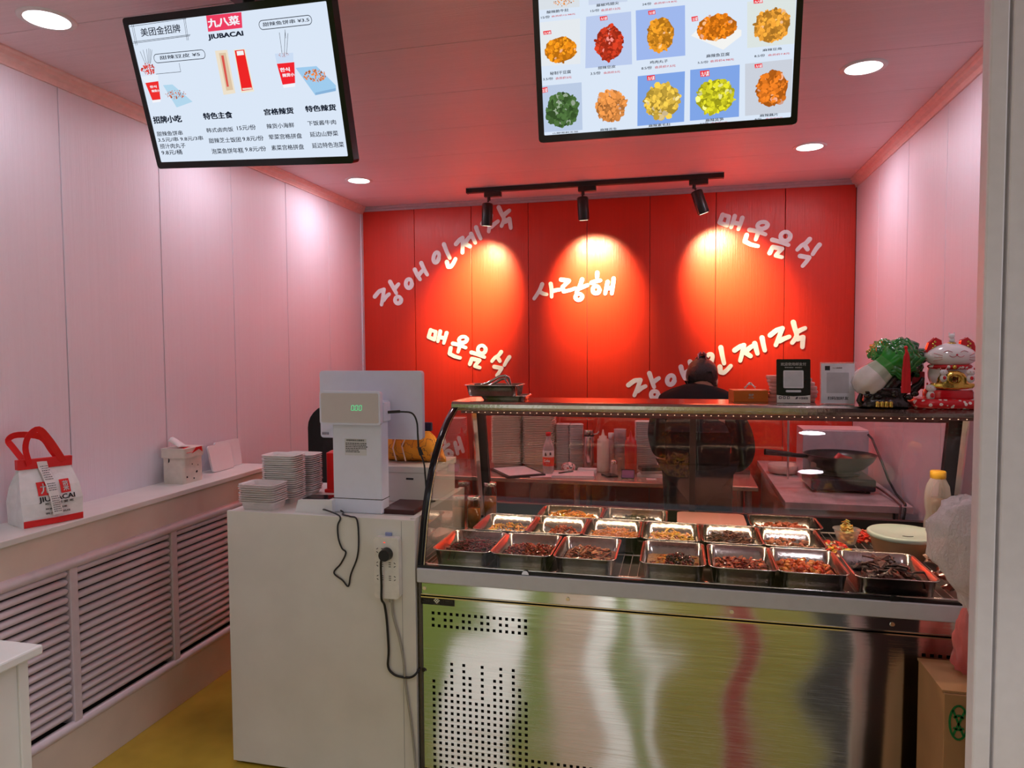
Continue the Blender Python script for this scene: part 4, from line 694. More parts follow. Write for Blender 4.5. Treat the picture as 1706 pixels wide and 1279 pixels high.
# chair behind the counter
t = thing('office_chair', 'black high-backed chair behind the counter, mostly hidden by the till', 'chair', (-1.62, 3.12, 0))
bf = pbr('black_fabric', (.012, .012, .014), .7, bump=.2)
m = MB(); m.prism(rr2(.50, .60, .12, 8, -1.60, .98), lambda a, b, d: (a, d + .05 * ((a + 1.60) / .23) ** 2 * -1, b), 3.28, 3.33, smooth=False); m.build('backrest', bf, t, bevel=.015)
m = MB(); m.loft([rrect(-1.62, 3.06, .46, .44, .07, z) for z in (.46, .48, .53, .545)], True, True); m.build('seat', bf, t)
m = MB(); m.tube([(-1.62, 3.08, .08), (-1.62, 3.08, .46)], .025, 12); m.build('gas_column', black_pl, t)
m = MB(); m.tube([(-1.62, 3.15, .47), (-1.62, 3.36, .50), (-1.62, 3.35, .80)], .018, 8); m.build('back_bracket', black_pl, t)
for k in range(5):
    a = 2 * PI * k / 5 + .3; e = (-1.62 + .24 * math.cos(a), 3.08 + .24 * math.sin(a), .065); m = MB(); m.tube([(-1.62, 3.08, .09), e], [.022, .014], 8); m.ball((e[0], e[1], .028), .028, 10, 8); m.build('leg', black_pl, t)
# ---------------------------------------------------------------- power strip and cables on the counter front
ps = thing('power_strip', 'white power strip mounted on the counter front with a black plug', 'power strip', (-.99, CY, .80))
from_px = None
m = MB(); m.prism(rr2(.092, .215, .012, 5, -.987, .797), lambda a, b, d: (a, d, b), CY, CY - .028); m.build('body', pbr('strip_white', (.80, .78, .74), .35), ps, bevel=.004)
m = MB(); fn = lambda a, b, d: (a, d, b)
def slot(mb, x, z, dx, dz): 
    L_ = math.hypot(dx, dz); nx, nz_ = -dz / L_ * .0011, dx / L_ * .0011
    mb.prism([(x - dx / 2 - nx, z - dz / 2 - nz_), (x + dx / 2 - nx, z + dz / 2 - nz_), (x + dx / 2 + nx, z + dz / 2 + nz_), (x - dx / 2 + nx, z - dz / 2 + nz_)], fn, CY - .0275, CY - .0287)
for z in (.858, .810, .763):
    for k, dz in enumerate((.007, 0, -.007)): slot(m, -1.002, z + dz, .007, 0); 
    slot(m, -1.020, z + .006, .006, .004); slot(m, -1.020, z - .006, .006, -.004)
    if z < .85:
        for dz in (.007, 0, -.007): slot(m, -.974, z + dz, .008, 0)
        slot(m, -.956, z + .006, .006, -.004); slot(m, -.956, z - .006, .006, .004)
m.build('socket_slots', ink, ps)
m = MB(); m.tube([(-.984, CY - .026, .848), (-.984, CY - .055, .848)], [.023, .020], 20); m.build('black_plug', black_pl, ps)
MB().box(-1.0, -.975, CY - .006, CY, .902, .916).build('hanging_tab', pbr('blue_tab', (.25, .3, .55), .5), ps, bevel=.002)
MB().cb((-.993, CY - .0285, .887), (.006, .001, .0025)).build('red_light', emit('red_led', (1, .05, .03), 1.5), ps)
MB().tube([(-.978, CY - .014, .691), (-.978, CY - .014, .675)], .0075, 10).build('cable_gland', pbr('grey_rubber', (.40, .38, .33), .6), ps)
yc = CY - .008
MB().tube(crv([(-.990, CY - .050, .845), (-.998, CY - .048, .82), (-1.002, CY - .037, .74), (-1.003, CY - .036, .69), (-1.003, CY - .012, .66), (-.997, yc, .60), (-.992, yc, .50), (-.995, yc, .44), (-.975, yc, .415), (-.945, yc, .408), (-.91, yc - .004, .412), (-.888, yc - .004, .428), (-.884, CY + .03, .44)]), .0042, 8).build('black_power_cable', black_pl, label='black cable looping from the plug across the counter to the display case', cat='cable')
MB().tube(crv([(-.978, yc, .676), (-.972, yc, .62), (-.950, yc, .54), (-.936, yc, .46), (-.930, yc, .38), (-.912, yc, .25), (-.902, yc, .15), (-.892, yc - .01, .08), (-.885, yc - .01, .012)]), .0042, 8).build('grey_power_cable', pbr('grey_cable', (.36, .34, .29), .5), label='grey cable hanging straight down from the power strip', cat='cable')
MB().tube(crv([(-1.26, 2.29, CT + .014), (-1.24, 2.275, CT + .016), (-1.19, 2.262, CT + .006), (-1.17, 2.246, CT - .004), (-1.18, CY - .006, .93), (-1.178, CY - .006, .885), (-1.165, CY - .006, .850), (-1.150, CY - .006, .835), (-1.170, CY - .006, .795), (-1.198, CY - .006, .760), (-1.165, CY - .006, .735), (-1.143, CY - .006, .715), (-1.132, CY - .006, .76), (-1.107, CY - .006, .82), (-1.100, CY - .006, .88), (-1.105, CY - .006, .955), (-1.13, 2.243, CT + .006), (-1.17, 2.265, CT + .006), (-1.185, 2.30, CT + .005), (-1.2, 2.306, CT + .01)]), .0030, 8).build('black_thin_cable', black_pl, label='thin black cable hanging in a kinked loop over the counter edge', cat='cable')
# ---------------------------------------------------------------- refrigerated display case
DX0, DX1 = -.885, 1.045
dc = thing('display_case', 'stainless steel refrigerated display case with curved front glass, full of food trays', 'display case', (.08, 2.65, 0))
PROF = [(2.262, .800), (2.272, .842), (2.284, .884), (2.300, .945), (2.323, 1.003), (2.350, 1.060), (2.382, 1.111), (2.422, 1.162), (2.470, 1.209), (2.518, 1.246), (2.568, 1.278), (2.628, 1.308), (2.680, 1.328)]
MB().box(DX0, DX1, 2.245, 2.300, .747, .797).build('front_ledge', pbr('ledge_grey_white', (.60, .61, .67), .35, .0, noise=.02), dc, bevel=.003)
# side and rear cabinet walls, bottom, kick
MB().box(DX0 + .002, DX0 + .012, 2.285, 3.10, .06, .797).build('side_wall', steel, dc)
MB().box(DX1 - .012, DX1 - .002, 2.285, 3.10, .06, .797).build('side_wall', steel, dc)
MB().box(DX0, DX1, 3.09, 3.10, .06, .80).build('rear_wall', steel, dc)
MB().box(DX0 + .02, DX1 - .02, 2.33, 3.08, .0, .06).build('plinth', dark_gap, dc)
MB().box(DX0 + .015, DX1 - .015, 2.30, 2.33, .06, .70).build('dark_interior', dark_gap, dc)
# display well
MB().box(DX0 + .012, DX1 - .012, 2.30, 3.09, .765, .775).build('well_floor', pbr('well_floor', (.40, .36, .34), .3, .7), dc)
MB().box(DX0, DX1, 2.252, 2.268, .797, .806).build('glass_gasket', black_pl, dc)
m = MB(); m.tube([(DX0 + .01, 2.276, .803), (DX1 - .01, 2.276, .803)], .006, 8); m.build('lip_trim', chrome, dc)
# front panel with square punched holes (real openings)
def punched():
    yP = 2.272; x0, x1, z0, z1 = DX0 + .006, DX1 - .006, .075, .690
    pitch, hs = .02205, .0105; hx = -.836; top = .634
    holes = set()
    tops = [3, 5, 3, 0, 5, 0, 2, 6, 0, 6, 2, 0, 5, 0, 3, 5]
    for c in range(16):
        holes.add((c, 0)); holes.add((c, 2))
        if c in (0, 2, 3, 5, 6, 8, 9, 11, 12, 14, 15): holes.add((c, 1))
        for r in range(tops[c], 18): holes.add((c, 8 + r))
    for c in range(16, 32): holes.add((c, 22)); 
    for c in range(16, 31):
        if c % 3: holes.add((c, 23))
    # mirrored cluster at the right end
    nc = 70; cols = [hx + pitch * k for k in range(nc)]
    mir = set()
    for c in range(16):
        for (cc, r) in list(holes):
            if cc == c: mir.add((85 - c, r))
    holes |= mir
    xs = [x0]; zs = [z1]
    maxc = 85
    while hx + pitch * maxc + hs > x1: maxc -= 1
    for c in range(maxc + 1): xs += [hx + pitch * c - hs / 2, hx + pitch * c + hs / 2]
    xs.append(x1)
    for r in range(26): zs += [top - pitch * r + hs / 2, top - pitch * r - hs / 2]
    zs.append(z0)
    m = MB(); nx, nz = len(xs), len(zs); vid = {}
    # wavy sheet: a gentle real bulge of a few millimetres
    def wv(x, z): return .0
    vs = [(x, yP + wv(x, z), z) for z in zs for x in xs]; fs = []
    for j in range(nz - 1):
        for i in range(nx - 1):
            if i % 2 == 1 and j % 2 == 1 and ((i - 1) // 2, (j - 1) // 2) in holes: continue
            fs.append((j * nx + i, j * nx + i + 1, (j + 1) * nx + i + 1, (j + 1) * nx + i))
    m.add(vs, fs, False)
    return m.build('front_panel', steel_b, dc, solid=.0012)
punched()
MB().box(DX0 + .003, DX1 - .003, 2.268, 2.285, .697, .747).build('upper_strip', steel_b, dc)
m = MB(); m.box(DX0 + .003, DX1 - .003, 2.262, 2.275, .690, .694); m.box(DX0 + .003, DX1 - .003, 2.264, 2.275, .699, .702); m.build('fold_line', chrome, dc)
MB().box(DX0, DX0 + .008, 2.262, 2.29, .02, .747).build('corner_edge', pbr('dark_edge', (.12, .11, .10), .4, .6), dc)
for x in (-.865, -.36, .16, .62): MB().tube([(x, 2.2685, .722), (x, 2.264, .722)], .0065, 12).build('screw', chrome, dc)
MB().tube([(-.871, 2.271, .43), (-.871, 2.262, .43)], .006, 10).build('lock', black_pl, dc)
m = MB(); m.box(-.878, -.757, 2.2685, 2.2705, .664, .693); npl = m.build('name_plate', black_pl, dc, label='black name plate with silver lettering')
m = MB(); fn = lambda x, z: (x, 2.2680, z)
add_text(m, 'JING', fn, -.874, .675, -.846, .682, bold=.02); add_text(m, 'HONG', fn, -.796, .675, -.762, .682, bold=.02)
for k in range(8):
    a = PI / 4 * k; r = .0085 if k % 2 == 0 else .006; c_ = (-.821 + r * math.cos(a), .680 + r * math.sin(a)); m.prism([(c_[0] + .0028 * math.cos(q * PI / 3), c_[1] + .0028 * math.sin(q * PI / 3)) for q in range(6)], lambda p, q_, d: (p, d, q_), 2.2685, 2.2680)
m.prism([(-.821 + .003 * math.cos(q * PI / 3), .680 + .003 * math.sin(q * PI / 3)) for q in range(6)], lambda p, q_, d: (p, d, q_), 2.2685, 2.2680)
add_text(m, '京鸿', fn, -.832, .6655, -.810, .671, bold=.02)
m.build('name_text', pbr('silver_ink', (.85, .88, .75), .5), npl)
# curved front glass
m = MB(); m.loft([[(x, y, z) for (y, z) in PROF] for x in (DX0 + .004, DX1 - .004)], False, True, closed=False); m.build('curved_glass', glass, dc)
# side glass
poly = PROF + [(2.93, 1.328), (3.05, .80)]
for x in (DX0 + .010, DX1 - .010): m = MB(); m.add([(x, y, z) for y, z in poly], [tuple(range(len(poly)))]); m.build('side_glass', glass, dc)
# black edge moulding along the glass curve, with a thin metal line
for x, s_ in ((DX0 - .002, 1), (DX1 + .002, -1)):
    m = MB(); secs = []
    for i, (y, z) in enumerate(PROF):
        a = Vector(PROF[max(i - 1, 0)]); b = Vector(PROF[min(i + 1, len(PROF) - 1)]); d = (b - a).normalized(); n = Vector((-d.y, d.x))
        secs.append([(x, y + n.x * .004, z + n.y * .004), (x + s_ * .024, y + n.x * .004, z + n.y * .004), (x + s_ * .024, y - n.x * .010, z - n.y * .010), (x, y - n.x * .010, z - n.y * .010)])
    m.loft(secs, True, True); m.build('edge_moulding', black_gl, dc)
    m = MB(); m.tube([(x + s_ * .0245, y - .004, z - .004) for y, z in PROF], .0022, 6); m.build('edge_line', pbr('brass_line', (.80, .62, .35), .2, 1), dc)
# top
m = MB(); secs = [[(x, y, z) for y, z in ((2.655, 1.309), (2.652, 1.322), (2.655, 1.336), (2.663, 1.343), (2.675, 1.345), (2.93, 1.345), (2.93, 1.318), (2.70, 1.318), (2.69, 1.309))] for x in (DX0 - .004, DX1 + .004)]
m.loft(secs, True, False); m.build('top_plate', steel, dc, bevel=.002)
m = MB(); m.box(DX0 + .03, DX1 - .03, 2.672, 2.688, 1.297, 1.309); m.build('lamp_channel', pbr('lamp_channel', (.32, .18, .17), .4, .5), dc)
m = MB(); 
k = DX0 + .05
while k < DX1 - .05: m.box(k, k + .004, 2.6712, 2.6722, 1.301, 1.3025); k += .0262
m.build('led_dots', emit('led_dots', (1, .62, .38), 2), dc, kind='stuff')
# rear frame, slightly leaning, with two sliding glass doors
def yb(z): return 3.05 - (z - .80) * (.12 / .52)
def rear(x0, x1, z0, z1, dy, th=.018): 
    m = MB(); P = [(x0, z0), (x1, z0), (x1, z1), (x0, z1)]
    m.loft([[(x, yb(z) + dy, z) for x, z in P], [(x, yb(z) + dy + th, z) for x, z in P]], True, False); return m
rear(DX0, -.835, .80, 1.318, 0, .03).build('rear_frame_post', black_pl, dc); rear(.985, DX1, .80, 1.318, 0, .03).build('rear_frame_post', black_pl, dc)
rear(DX0 - .0, DX1, 1.262, 1.318, 0, .03).build('rear_frame_rail', pbr('dark_red_rail', (.06, .02, .022), .35), dc); rear(DX0, DX1, .775, .858, 0, .03).build('rear_frame_rail', black_pl, dc)
rear(.038, .062, .858, 1.262, .004, .012).build('door_stile', pbr('dark_stile', (.02, .012, .012), .3), dc)
rear(-.835, .062, .858, 1.262, .008, .004).build('sliding_glass_door', smoked, dc); rear(.038, .985, .858, 1.262, .018, .004).build('sliding_glass_door', smoked, dc)
for x in (DX0 + .004, DX1 - .022): rear(x, x + .018, .80, 1.318, -.022, .016).build('corner_post', chrome, dc)
# wire rack
m = MB()
for y in (2.292, 2.55, 2.80, 3.03): m.tube([(DX0 + .02, y, .7985), (DX1 - .02, y, .7985)], .0035, 6)
k = DX0 + .03
while k < DX1 - .02: m.tube([(k, 2.292, .7995), (k, 3.03, .7995)], .0018, 5); k += .030
m.build('wire_rack', pbr('rack_white', (.62, .58, .56), .3, .5), dc, kind='stuff')
# hinge knobs on the glass lower edge
for x in (-.50, .62): m = MB(); m.prism([(x + .012 * math.cos(PI * q / 8), .800 + .014 * math.sin(PI * q / 8)) for q in range(9)], lambda p, q_, d: (p, d, q_), 2.258, 2.246); m.build('glass_clip', chrome if x < 0 else black_pl, dc)
# ---------------------------------------------------------------- trays of food
RZ = .8018
def pan(name, cx, cy, w, d, h, z, lab, r=.024, rz=0, grp=None):
    t = thing(name, lab, 'tray', (cx, cy, z), 0, grp); th = .0012; f = .0035
    a = lambda ww, dd, rr, zz: rrect(cx, cy, ww, dd, rr, z + zz, 5, rz)
    m = MB(); m.loft([a(w - .034, d - .034, r - .006, 0), a(w - .026, d - .026, r, .004), a(w - 2 * f - .004, d - 2 * f - .004, r, h - .002), a(w, d, r + .004, h - .002), a(w, d, r + .004, h), a(w - 2 * f - .004, d - 2 * f - .004, r, h), a(w - .029, d - .029, r, .006), a(w - .038, d - .038, r - .006, .0018)], True, True)
    m.build('pan', steel, t)
    m = MB(); o_ = a(w + .001, d + .001, r + .004, h); m.tube(o_ + [o_[0]], .0018, 6, False); m.build('rolled_rim', chrome, t)
    return t
def ico():
    p = (1 + 5 ** .5) / 2; v = [(-1, p, 0), (1, p, 0), (-1, -p, 0), (1, -p, 0), (0, -1, p), (0, 1, p), (0, -1, -p), (0, 1, -p), (p, 0, -1), (p, 0, 1), (-p, 0, -1), (-p, 0, 1)]
    f = [(0, 11, 5), (0, 5, 1), (0, 1, 7), (0, 7, 10), (0, 10, 11), (1, 5, 9), (5, 11, 4), (11, 10, 2), (10, 7, 6), (7, 1, 8), (3, 9, 4), (3, 4, 2), (3, 2, 6), (3, 6, 8), (3, 8, 9), (4, 9, 5), (2, 4, 11), (6, 2, 10), (8, 6, 7), (9, 8, 1)]
    return [Vector(q).normalized() for q in v], f
IV, IF = ico()
def pieces(m, rnd, cx, cy, w, d, z, n, sz, cols, hmax, bias=(0, 0), flat=False):
    for k in range(n):
        u, v = rnd.uniform(-1, 1), rnd.uniform(-1, 1); hh = max(0, 1 - ((u - bias[0]) ** 2 + (v - bias[1]) ** 2) * .55)
        zz = z + hmax * hh * rnd.random() ** .5
        s = [q * rnd.uniform(.7, 1.3) for q in sz]; R = Euler((rnd.uniform(-.6, .6), rnd.uniform(-.6, .6), rnd.random() * 6.3)).to_matrix()
        c = rnd.choice(cols); f = rnd.uniform(.8, 1.9); c = [min(1, q * f) for q in c]
        M = Matrix.Translation((cx + u * (w / 2 - max(sz) * .8), cy + v * (d / 2 - max(sz) * .8), zz + min(s) * .5)) @ R.to_4x4() @ Matrix.Diagonal((*s, 1))
        m.add([p * rnd.uniform(.72, 1.15) for p in IV], IF, False, c, M)
def curls(m, rnd, cx, cy, w, d, z, n, L_, r, cols, hmax):
    for k in range(n):
        u, v = rnd.uniform(-1, 1), rnd.uniform(-1, 1); hh = max(0, 1 - (u * u + v * v) * .55); p = Vector((cx + u * (w / 2 - L_ * .5), cy + v * (d / 2 - L_ * .5), z + hmax * hh * rnd.random() ** .6 + r)); a = rnd.random() * 6.3
        pts = []
        for q in range(5): pts.append(tuple(p)); a += rnd.uniform(-.9, .9); p = p + Vector((math.cos(a) * L_ / 4, math.sin(a) * L_ / 4, rnd.uniform(-.003, .004)))
        c = rnd.choice(cols); f = rnd.uniform(.8, 1.8); m.tube(pts, r * rnd.uniform(.7, 1.2), 4, True, [min(1, x_ * f) for x_ in c])
BR, DR, OR_, YE, PK, BK, WH, GR = (.30, .07, .025), (.16, .012, .012), (.85, .28, .03), (.80, .45, .08), (.85, .42, .32), (.03, .015, .012), (.75, .68, .60), (.05, .06, .015)
def food(lab, name, cx, cy, w, d, parts, seed, base=None):
    rnd = random.Random(seed); m = MB()
    if base: m.loft([rrect(cx, cy, w * .98, d * .98, .02, RZ + .004), rrect(cx, cy, w * 1.0, d * .98, .02, RZ + .018)], True, True, col=base)
    for kd, kw in parts:
        kw['hmax'] *= 1.35; kw['n'] = int(kw['n'] * 1.25)
        (pieces if kd == 'p' else curls)(m, rnd, cx + kw.pop('ox', 0), cy + kw.pop('oy', 0), kw.pop('w', w), kw.pop('d', d), RZ + kw.pop('dz', .016), **kw)
    m.build(name, food_m, label=lab, cat='food', kind='stuff')
H1 = .058
row1 = [(-.734, 'first steel tray of the front row, at the far left'), (-.524, 'second steel tray of the front row from the left'), (-.308, 'third steel tray of the front row, left of the gap'), (-.022, 'steel tray right of the gap in the front row'), (.196, 'fifth steel tray of the front row'), (.400, 'sixth steel tray of the front row, with orange chunks'), (.633, 'large steel tray at the right end of the front row')]
for i, (x, lab) in enumerate(row1): pan('steel_tray', x, 2.402 if i < 6 else 2.405, .207 if i < 6 else .232, .272 if i < 6 else .29, H1, RZ, lab)
row2 = [(-.674, 'leftmost steel tray of the second row'), (-.462, 'second steel tray of the second row'), (-.248, 'third steel tray of the second row'), (-.032, 'fourth steel tray of the second row'), (.184, 'fifth steel tray of the second row'), (.392, 'rightmost steel tray of the second row')]
for x, lab in row2: pan('steel_tray', x, 2.683, .208, .262, .060, RZ, lab)
row3 = [(-.447, 'leftmost steel tray of the back row'), (-.180, 'middle steel tray of the back row'), (.400, 'rightmost steel tray of the back row')]
for x, lab in row3: pan('steel_tray', x, 2.920, .262, .195, .060, RZ, lab)
m = MB(); m.loft([rrect(.122, 2.920, .255, .19, .02, RZ + z) for z in (0, .052)], True, True); m.loft([rrect(.122, 2.920, .266, .198, .024, RZ + .052), rrect(.122, 2.920, .266, .198, .024, RZ + .060)], True, True)
m.build('lidded_tray', film('pink_lid', (.80, .42, .36), .75, .25), label='pinkish plastic lidded tray in the back row', cat='tray')
T_ = dict
food('dark red spicy shreds in the far left front tray', 'spicy_shreds', -.734, 2.402, .174, .24, [('c', T_(n=420, L_=.030, r=.0016, cols=[DR, BK, (.25, .02, .04)], hmax=.026)), ('p', T_(n=110, sz=(.004, .003, .002), cols=[DR, (.3, .03, .05)], hmax=.028, dz=.014))], 11, BK)
food('dark red diced meat in the second front tray', 'diced_meat', -.524, 2.402, .174, .24, [('p', T_(n=300, sz=(.0062, .0058, .005), cols=[DR, (.35, .03, .015), BR], hmax=.020))], 12, DR)
food('brown roasted strips in the third front tray', 'roasted_strips', -.308, 2.402, .174, .24, [('p', T_(n=130, sz=(.020, .006, .003), cols=[(.40, .14, .05), BR, (.2, .05, .02), (.5, .25, .1)], hmax=.026)), ('c', T_(n=60, L_=.03, r=.0018, cols=[BR, BK], hmax=.02))], 13, BR)
food('black glossy cubes beside a white rice cake in the tray right of the gap', 'sauced_cubes', -.022, 2.402, .174, .24, [('p', T_(n=150, sz=(.0065, .006, .005), cols=[BK, DR, (.06, .02, .02)], hmax=.026, ox=.022, w=.10, d=.15)), ('p', T_(n=50, sz=(.010, .006, .003), cols=[OR_, BR], hmax=.008)), ('p', T_(n=1, sz=(.028, .028, .008), cols=[WH], hmax=.002, ox=-.04, oy=-.045, w=.05, d=.05, dz=.014))], 14, (.45, .22, .07))
food('reddish brown flat slices in the fifth front tray', 'spiced_slices', .196, 2.402, .174, .24, [('p', T_(n=190, sz=(.011, .007, .0022), cols=[(.42, .07, .03), BR, (.5, .12, .04), DR], hmax=.016))], 15, (.3, .06, .03))
food('orange red chunks in the sixth front tray', 'chili_chunks', .400, 2.402, .174, .24, [('p', T_(n=120, sz=(.0115, .009, .008), cols=[(.68, .12, .03), (.55, .08, .03), (.80, .26, .05)], hmax=.016))], 16, (.35, .05, .02))
food('black braised duck pieces in the large right front tray', 'braised_duck', .633, 2.405, .18, .24, [('p', T_(n=16, sz=(.040, .017, .014), cols=[BK, (.07, .02, .015), (.12, .03, .02)], hmax=.03)), ('p', T_(n=14, sz=(.012, .006, .004), cols=[(.45, .08, .04), (.5, .3, .25)], hmax=.03)), ('c', T_(n=26, L_=.07, r=.004, cols=[BK, (.10, .03, .02)], hmax=.05))], 17, BK)
food('orange strips over pale pink shreds in the leftmost second row tray', 'tofu_strips', -.674, 2.683, .174, .225, [('p', T_(n=100, sz=(.013, .004, .003), cols=[OR_, (.9, .4, .06)], hmax=.018, oy=.02)), ('c', T_(n=150, L_=.03, r=.0016, cols=[PK, WH], hmax=.010, oy=-.04, d=.14))], 21)
food('small heap of reddish brown bits in the second tray of the second row', 'chili_bits', -.462, 2.683, .174, .225, [('p', T_(n=130, sz=(.006, .005, .004), cols=[(.4, .07, .03), BR, (.55, .14, .05)], hmax=.03, ox=.02, w=.12, d=.13)), ('c', T_(n=5, L_=.08, r=.0015, cols=[BR], hmax=.06))], 22)
food('orange pink shreds in the third tray of the second row', 'orange_shreds', -.248, 2.683, .174, .225, [('c', T_(n=340, L_=.028, r=.0017, cols=[PK, OR_, (.85, .36, .16)], hmax=.024))], 23, PK)
food('golden strips in the fourth tray of the second row', 'golden_strips', -.032, 2.683, .174, .225, [('c', T_(n=150, L_=.030, r=.0030, cols=[(.85, .42, .12), YE, PK], hmax=.022)), ('p', T_(n=40, sz=(.009, .006, .003), cols=[YE, OR_], hmax=.02))], 24)
food('dark tangled fungus strands in the fifth tray of the second row', 'fungus_strands', .184, 2.683, .174, .225, [('c', T_(n=240, L_=.035, r=.0022, cols=[(.12, .06, .03), BK, (.22, .10, .05)], hmax=.032))], 25)
food('brown meat pieces in the rightmost second row tray', 'meat_pieces', .392, 2.683, .174, .225, [('p', T_(n=70, sz=(.014, .009, .006), cols=[(.32, .12, .06), (.42, .16, .08), BR], hmax=.014))], 26)
food('orange curled strips in the leftmost back row tray', 'orange_strips', -.447, 2.920, .228, .16, [('p', T_(n=150, sz=(.018, .005, .003), cols=[OR_, (.9, .38, .04), (.8, .25, .03)], hmax=.034))], 31)
food('dark green seaweed shreds in the middle back row tray', 'seaweed_shreds', -.180, 2.920, .228, .16, [('c', T_(n=320, L_=.028, r=.0014, cols=[GR, BK, (.08, .08, .02)], hmax=.028))], 32)
food('reddish brown meat slices in the rightmost back row tray', 'meat_slices', .400, 2.920, .228, .16, [('p', T_(n=80, sz=(.022, .010, .005), cols=[(.40, .10, .05), (.5, .14, .07), BR], hmax=.026))], 33)
# other food inside the case
def slab(lab, cx, cy, w, d, h, rz, seed):
    t = thing('meat_pack', lab, 'food pack', (cx, cy, RZ)); rnd = random.Random(seed)
    m = MB(); m.loft([rrect(cx, cy, w * s_, d * s_, .012, RZ + z, 5, rz) for s_, z in ((.94, 0), (1, h * .4), (.97, h * .8), (.85, h))], True, True, col=(.75, .38, .32)); 
    for k in range(26): pieces(m, rnd, cx, cy, w * .8, d * .7, RZ + h - .003, 1, (.016, .004, .0016), [(.62, .22, .18), (.85, .55, .48)], .002)
    m.build('slices', food_m, t); m = MB(); m.loft([rrect(cx, cy, w * s_, d * s_, .014, RZ + z, 5, rz) for s_, z in ((1.02, 0), (1.05, h * .5), (.95, h + .003))], True, True); m.build('wrap', clear_pl, t)
slab('flat pack of reddish sliced meat by the left case wall', -.815, 2.62, .085, .14, .020, .3, 1)
slab('left pink meat pack behind the leftmost second row tray', -.745, 2.905, .10, .12, .024, 0, 2)
slab('right pink meat pack behind the leftmost second row tray', -.635, 2.905, .10, .12, .024, 0, 3)
tea = pbr('amber_liquid', (.35, .10, .02), .15, noise=.2, nscale=25)
for cx, cy, r, h, lab in ((-.842, 2.80, .030, .135, 'glass jar of amber sauce with a metal lid, in front at the left case wall'), (-.815, 2.96, .030, .165, 'taller glass jar of amber sauce behind the other jar')):
    t = thing('sauce_jar', lab, 'jar', (cx, cy, RZ))
    m = MB(); m.lathe((cx, cy, RZ), [(.0, .003), (r - .003, .003), (r - .003, h * .62), (.0, h * .62)], 20, caps=False); m.build('sauce', tea, t)
    m = MB(); m.lathe((cx, cy, RZ), [(.0, 0), (r, 0), (r, h * .80), (r - .006, h * .88), (r - .006, h * .93)], 20, caps=False); m.build('glass_body', glass, t)
    m = MB(); m.lathe((cx, cy, RZ), [(r - .003, h * .90), (r - .002, h * .91), (r - .002, h - .003), (r - .005, h), (0, h)], 20, caps=False); m.build('lid', chrome, t)
t = thing('mint_lid_bowl', 'large round food bowl with a mint green lid at the right of the case', 'bowl', (.785, 2.755, RZ)); cx, cy = .785, 2.755
m = MB(); m.lathe((cx, cy, RZ), [(.0, 0), (.088, 0), (.096, .006), (.112, .068), (.116, .075)], 36, caps=False); m.build('bowl', film('bowl_tub', (.60, .36, .20), .85, .3), t)
m = MB(); m.lathe((cx, cy, RZ), [(.0, .004), (.085, .004), (.104, .055), (.0, .058)], 24, col=(.42, .18, .08), caps=False); m.build('contents', food_m, t)
m = MB(); m.lathe((cx, cy, RZ), [(.117, .068), (.120, .070), (.120, .080), (.116, .084), (.108, .083), (.104, .080), (0, .080)], 40, caps=False); m.build('lid', pbr('mint_plastic', (.55, .70, .62), .3, noise=.01), t)
m = MB(); m.tube([(.765, 2.70, RZ + .0815), (.785, 2.695, RZ + .0815), (.80, 2.70, RZ + .0815)], .0012, 5); m.build('lid_mark', ink, t)
t = thing('food_cup', 'clear plastic cup heaped with yellow slices beside the bowl', 'cup', (.622, 2.88, RZ)); cx, cy = .622, 2.88
m = MB(); m.lathe((cx, cy, RZ), [(.0, 0), (.032, 0), (.046, .050), (.050, .052), (.050, .055)], 24, caps=False); m.build('cup', clear_pl, t)
m = MB(); rnd = random.Random(7); pieces(m, rnd, cx, cy, .06, .06, RZ + .006, 90, (.016, .011, .0025), [(.90, .52, .12), (.95, .60, .22), (.85, .42, .08)], .085); m.build('yellow_slices', food_m, t)
food('loose packs of red and yellow pickles right of the trays', 'pickle_packs', .56, 2.76, .11, .20, [('p', T_(n=60, sz=(.016, .010, .004), cols=[(.75, .03, .02), (.85, .45, .05), (.6, .05, .03), (.9, .6, .4)], hmax=.012, dz=0))], 41)
food('red pickled strips between the yellow cup and the mint lid bowl', 'red_strips', .69, 2.93, .09, .13, [('p', T_(n=50, sz=(.020, .007, .004), cols=[(.75, .04, .02), (.85, .2, .12)], hmax=.03, dz=0))], 42)
food('glossy red sausages in the right corner of the case', 'sausages', .84, 2.42, .16, .22, [('p', T_(n=22, sz=(.034, .012, .011), cols=[(.35, .03, .015), (.45, .07, .03), (.12, .02, .01)], hmax=.05, dz=.005))], 43)
food('red packaged meat between the bowl and the plastic bag', 'packaged_meat', .87, 2.62, .13, .12, [('p', T_(n=16, sz=(.036, .022, .014), cols=[(.5, .05, .03), (.65, .12, .08), (.75, .35, .28)], hmax=.06, dz=.005))], 44)
t = thing('oil_bottle', 'clear bottle with a yellow cap standing at the right rear of the case', 'bottle', (.925, 2.86, RZ)); cx, cy = .925, 2.86
m = MB(); m.lathe((cx, cy, RZ), [(0, 0), (.040, 0), (.043, .01), (.043, .10), (.036, .13), (.042, .16), (.043, .20), (.038, .235), (.025, .262), (.020, .270)], 24, caps=False); m.build('bottle_body', clear_pl, t)
m = MB(); m.lathe((cx, cy, RZ), [(0, .004), (.036, .004), (.038, .10), (.031, .13), (.036, .16), (.037, .19), (0, .19)], 20, caps=False); m.build('contents', pbr('oil_dark', (.20, .10, .05), .15), t)
m = MB(); m.lathe((cx, cy, RZ), [(.021, .262), (.026, .266), (.0265, .288), (.023, .292), (0, .292)], 24, caps=False); m.build('cap', pbr('yellow_cap', (.85, .48, .03), .35), t)
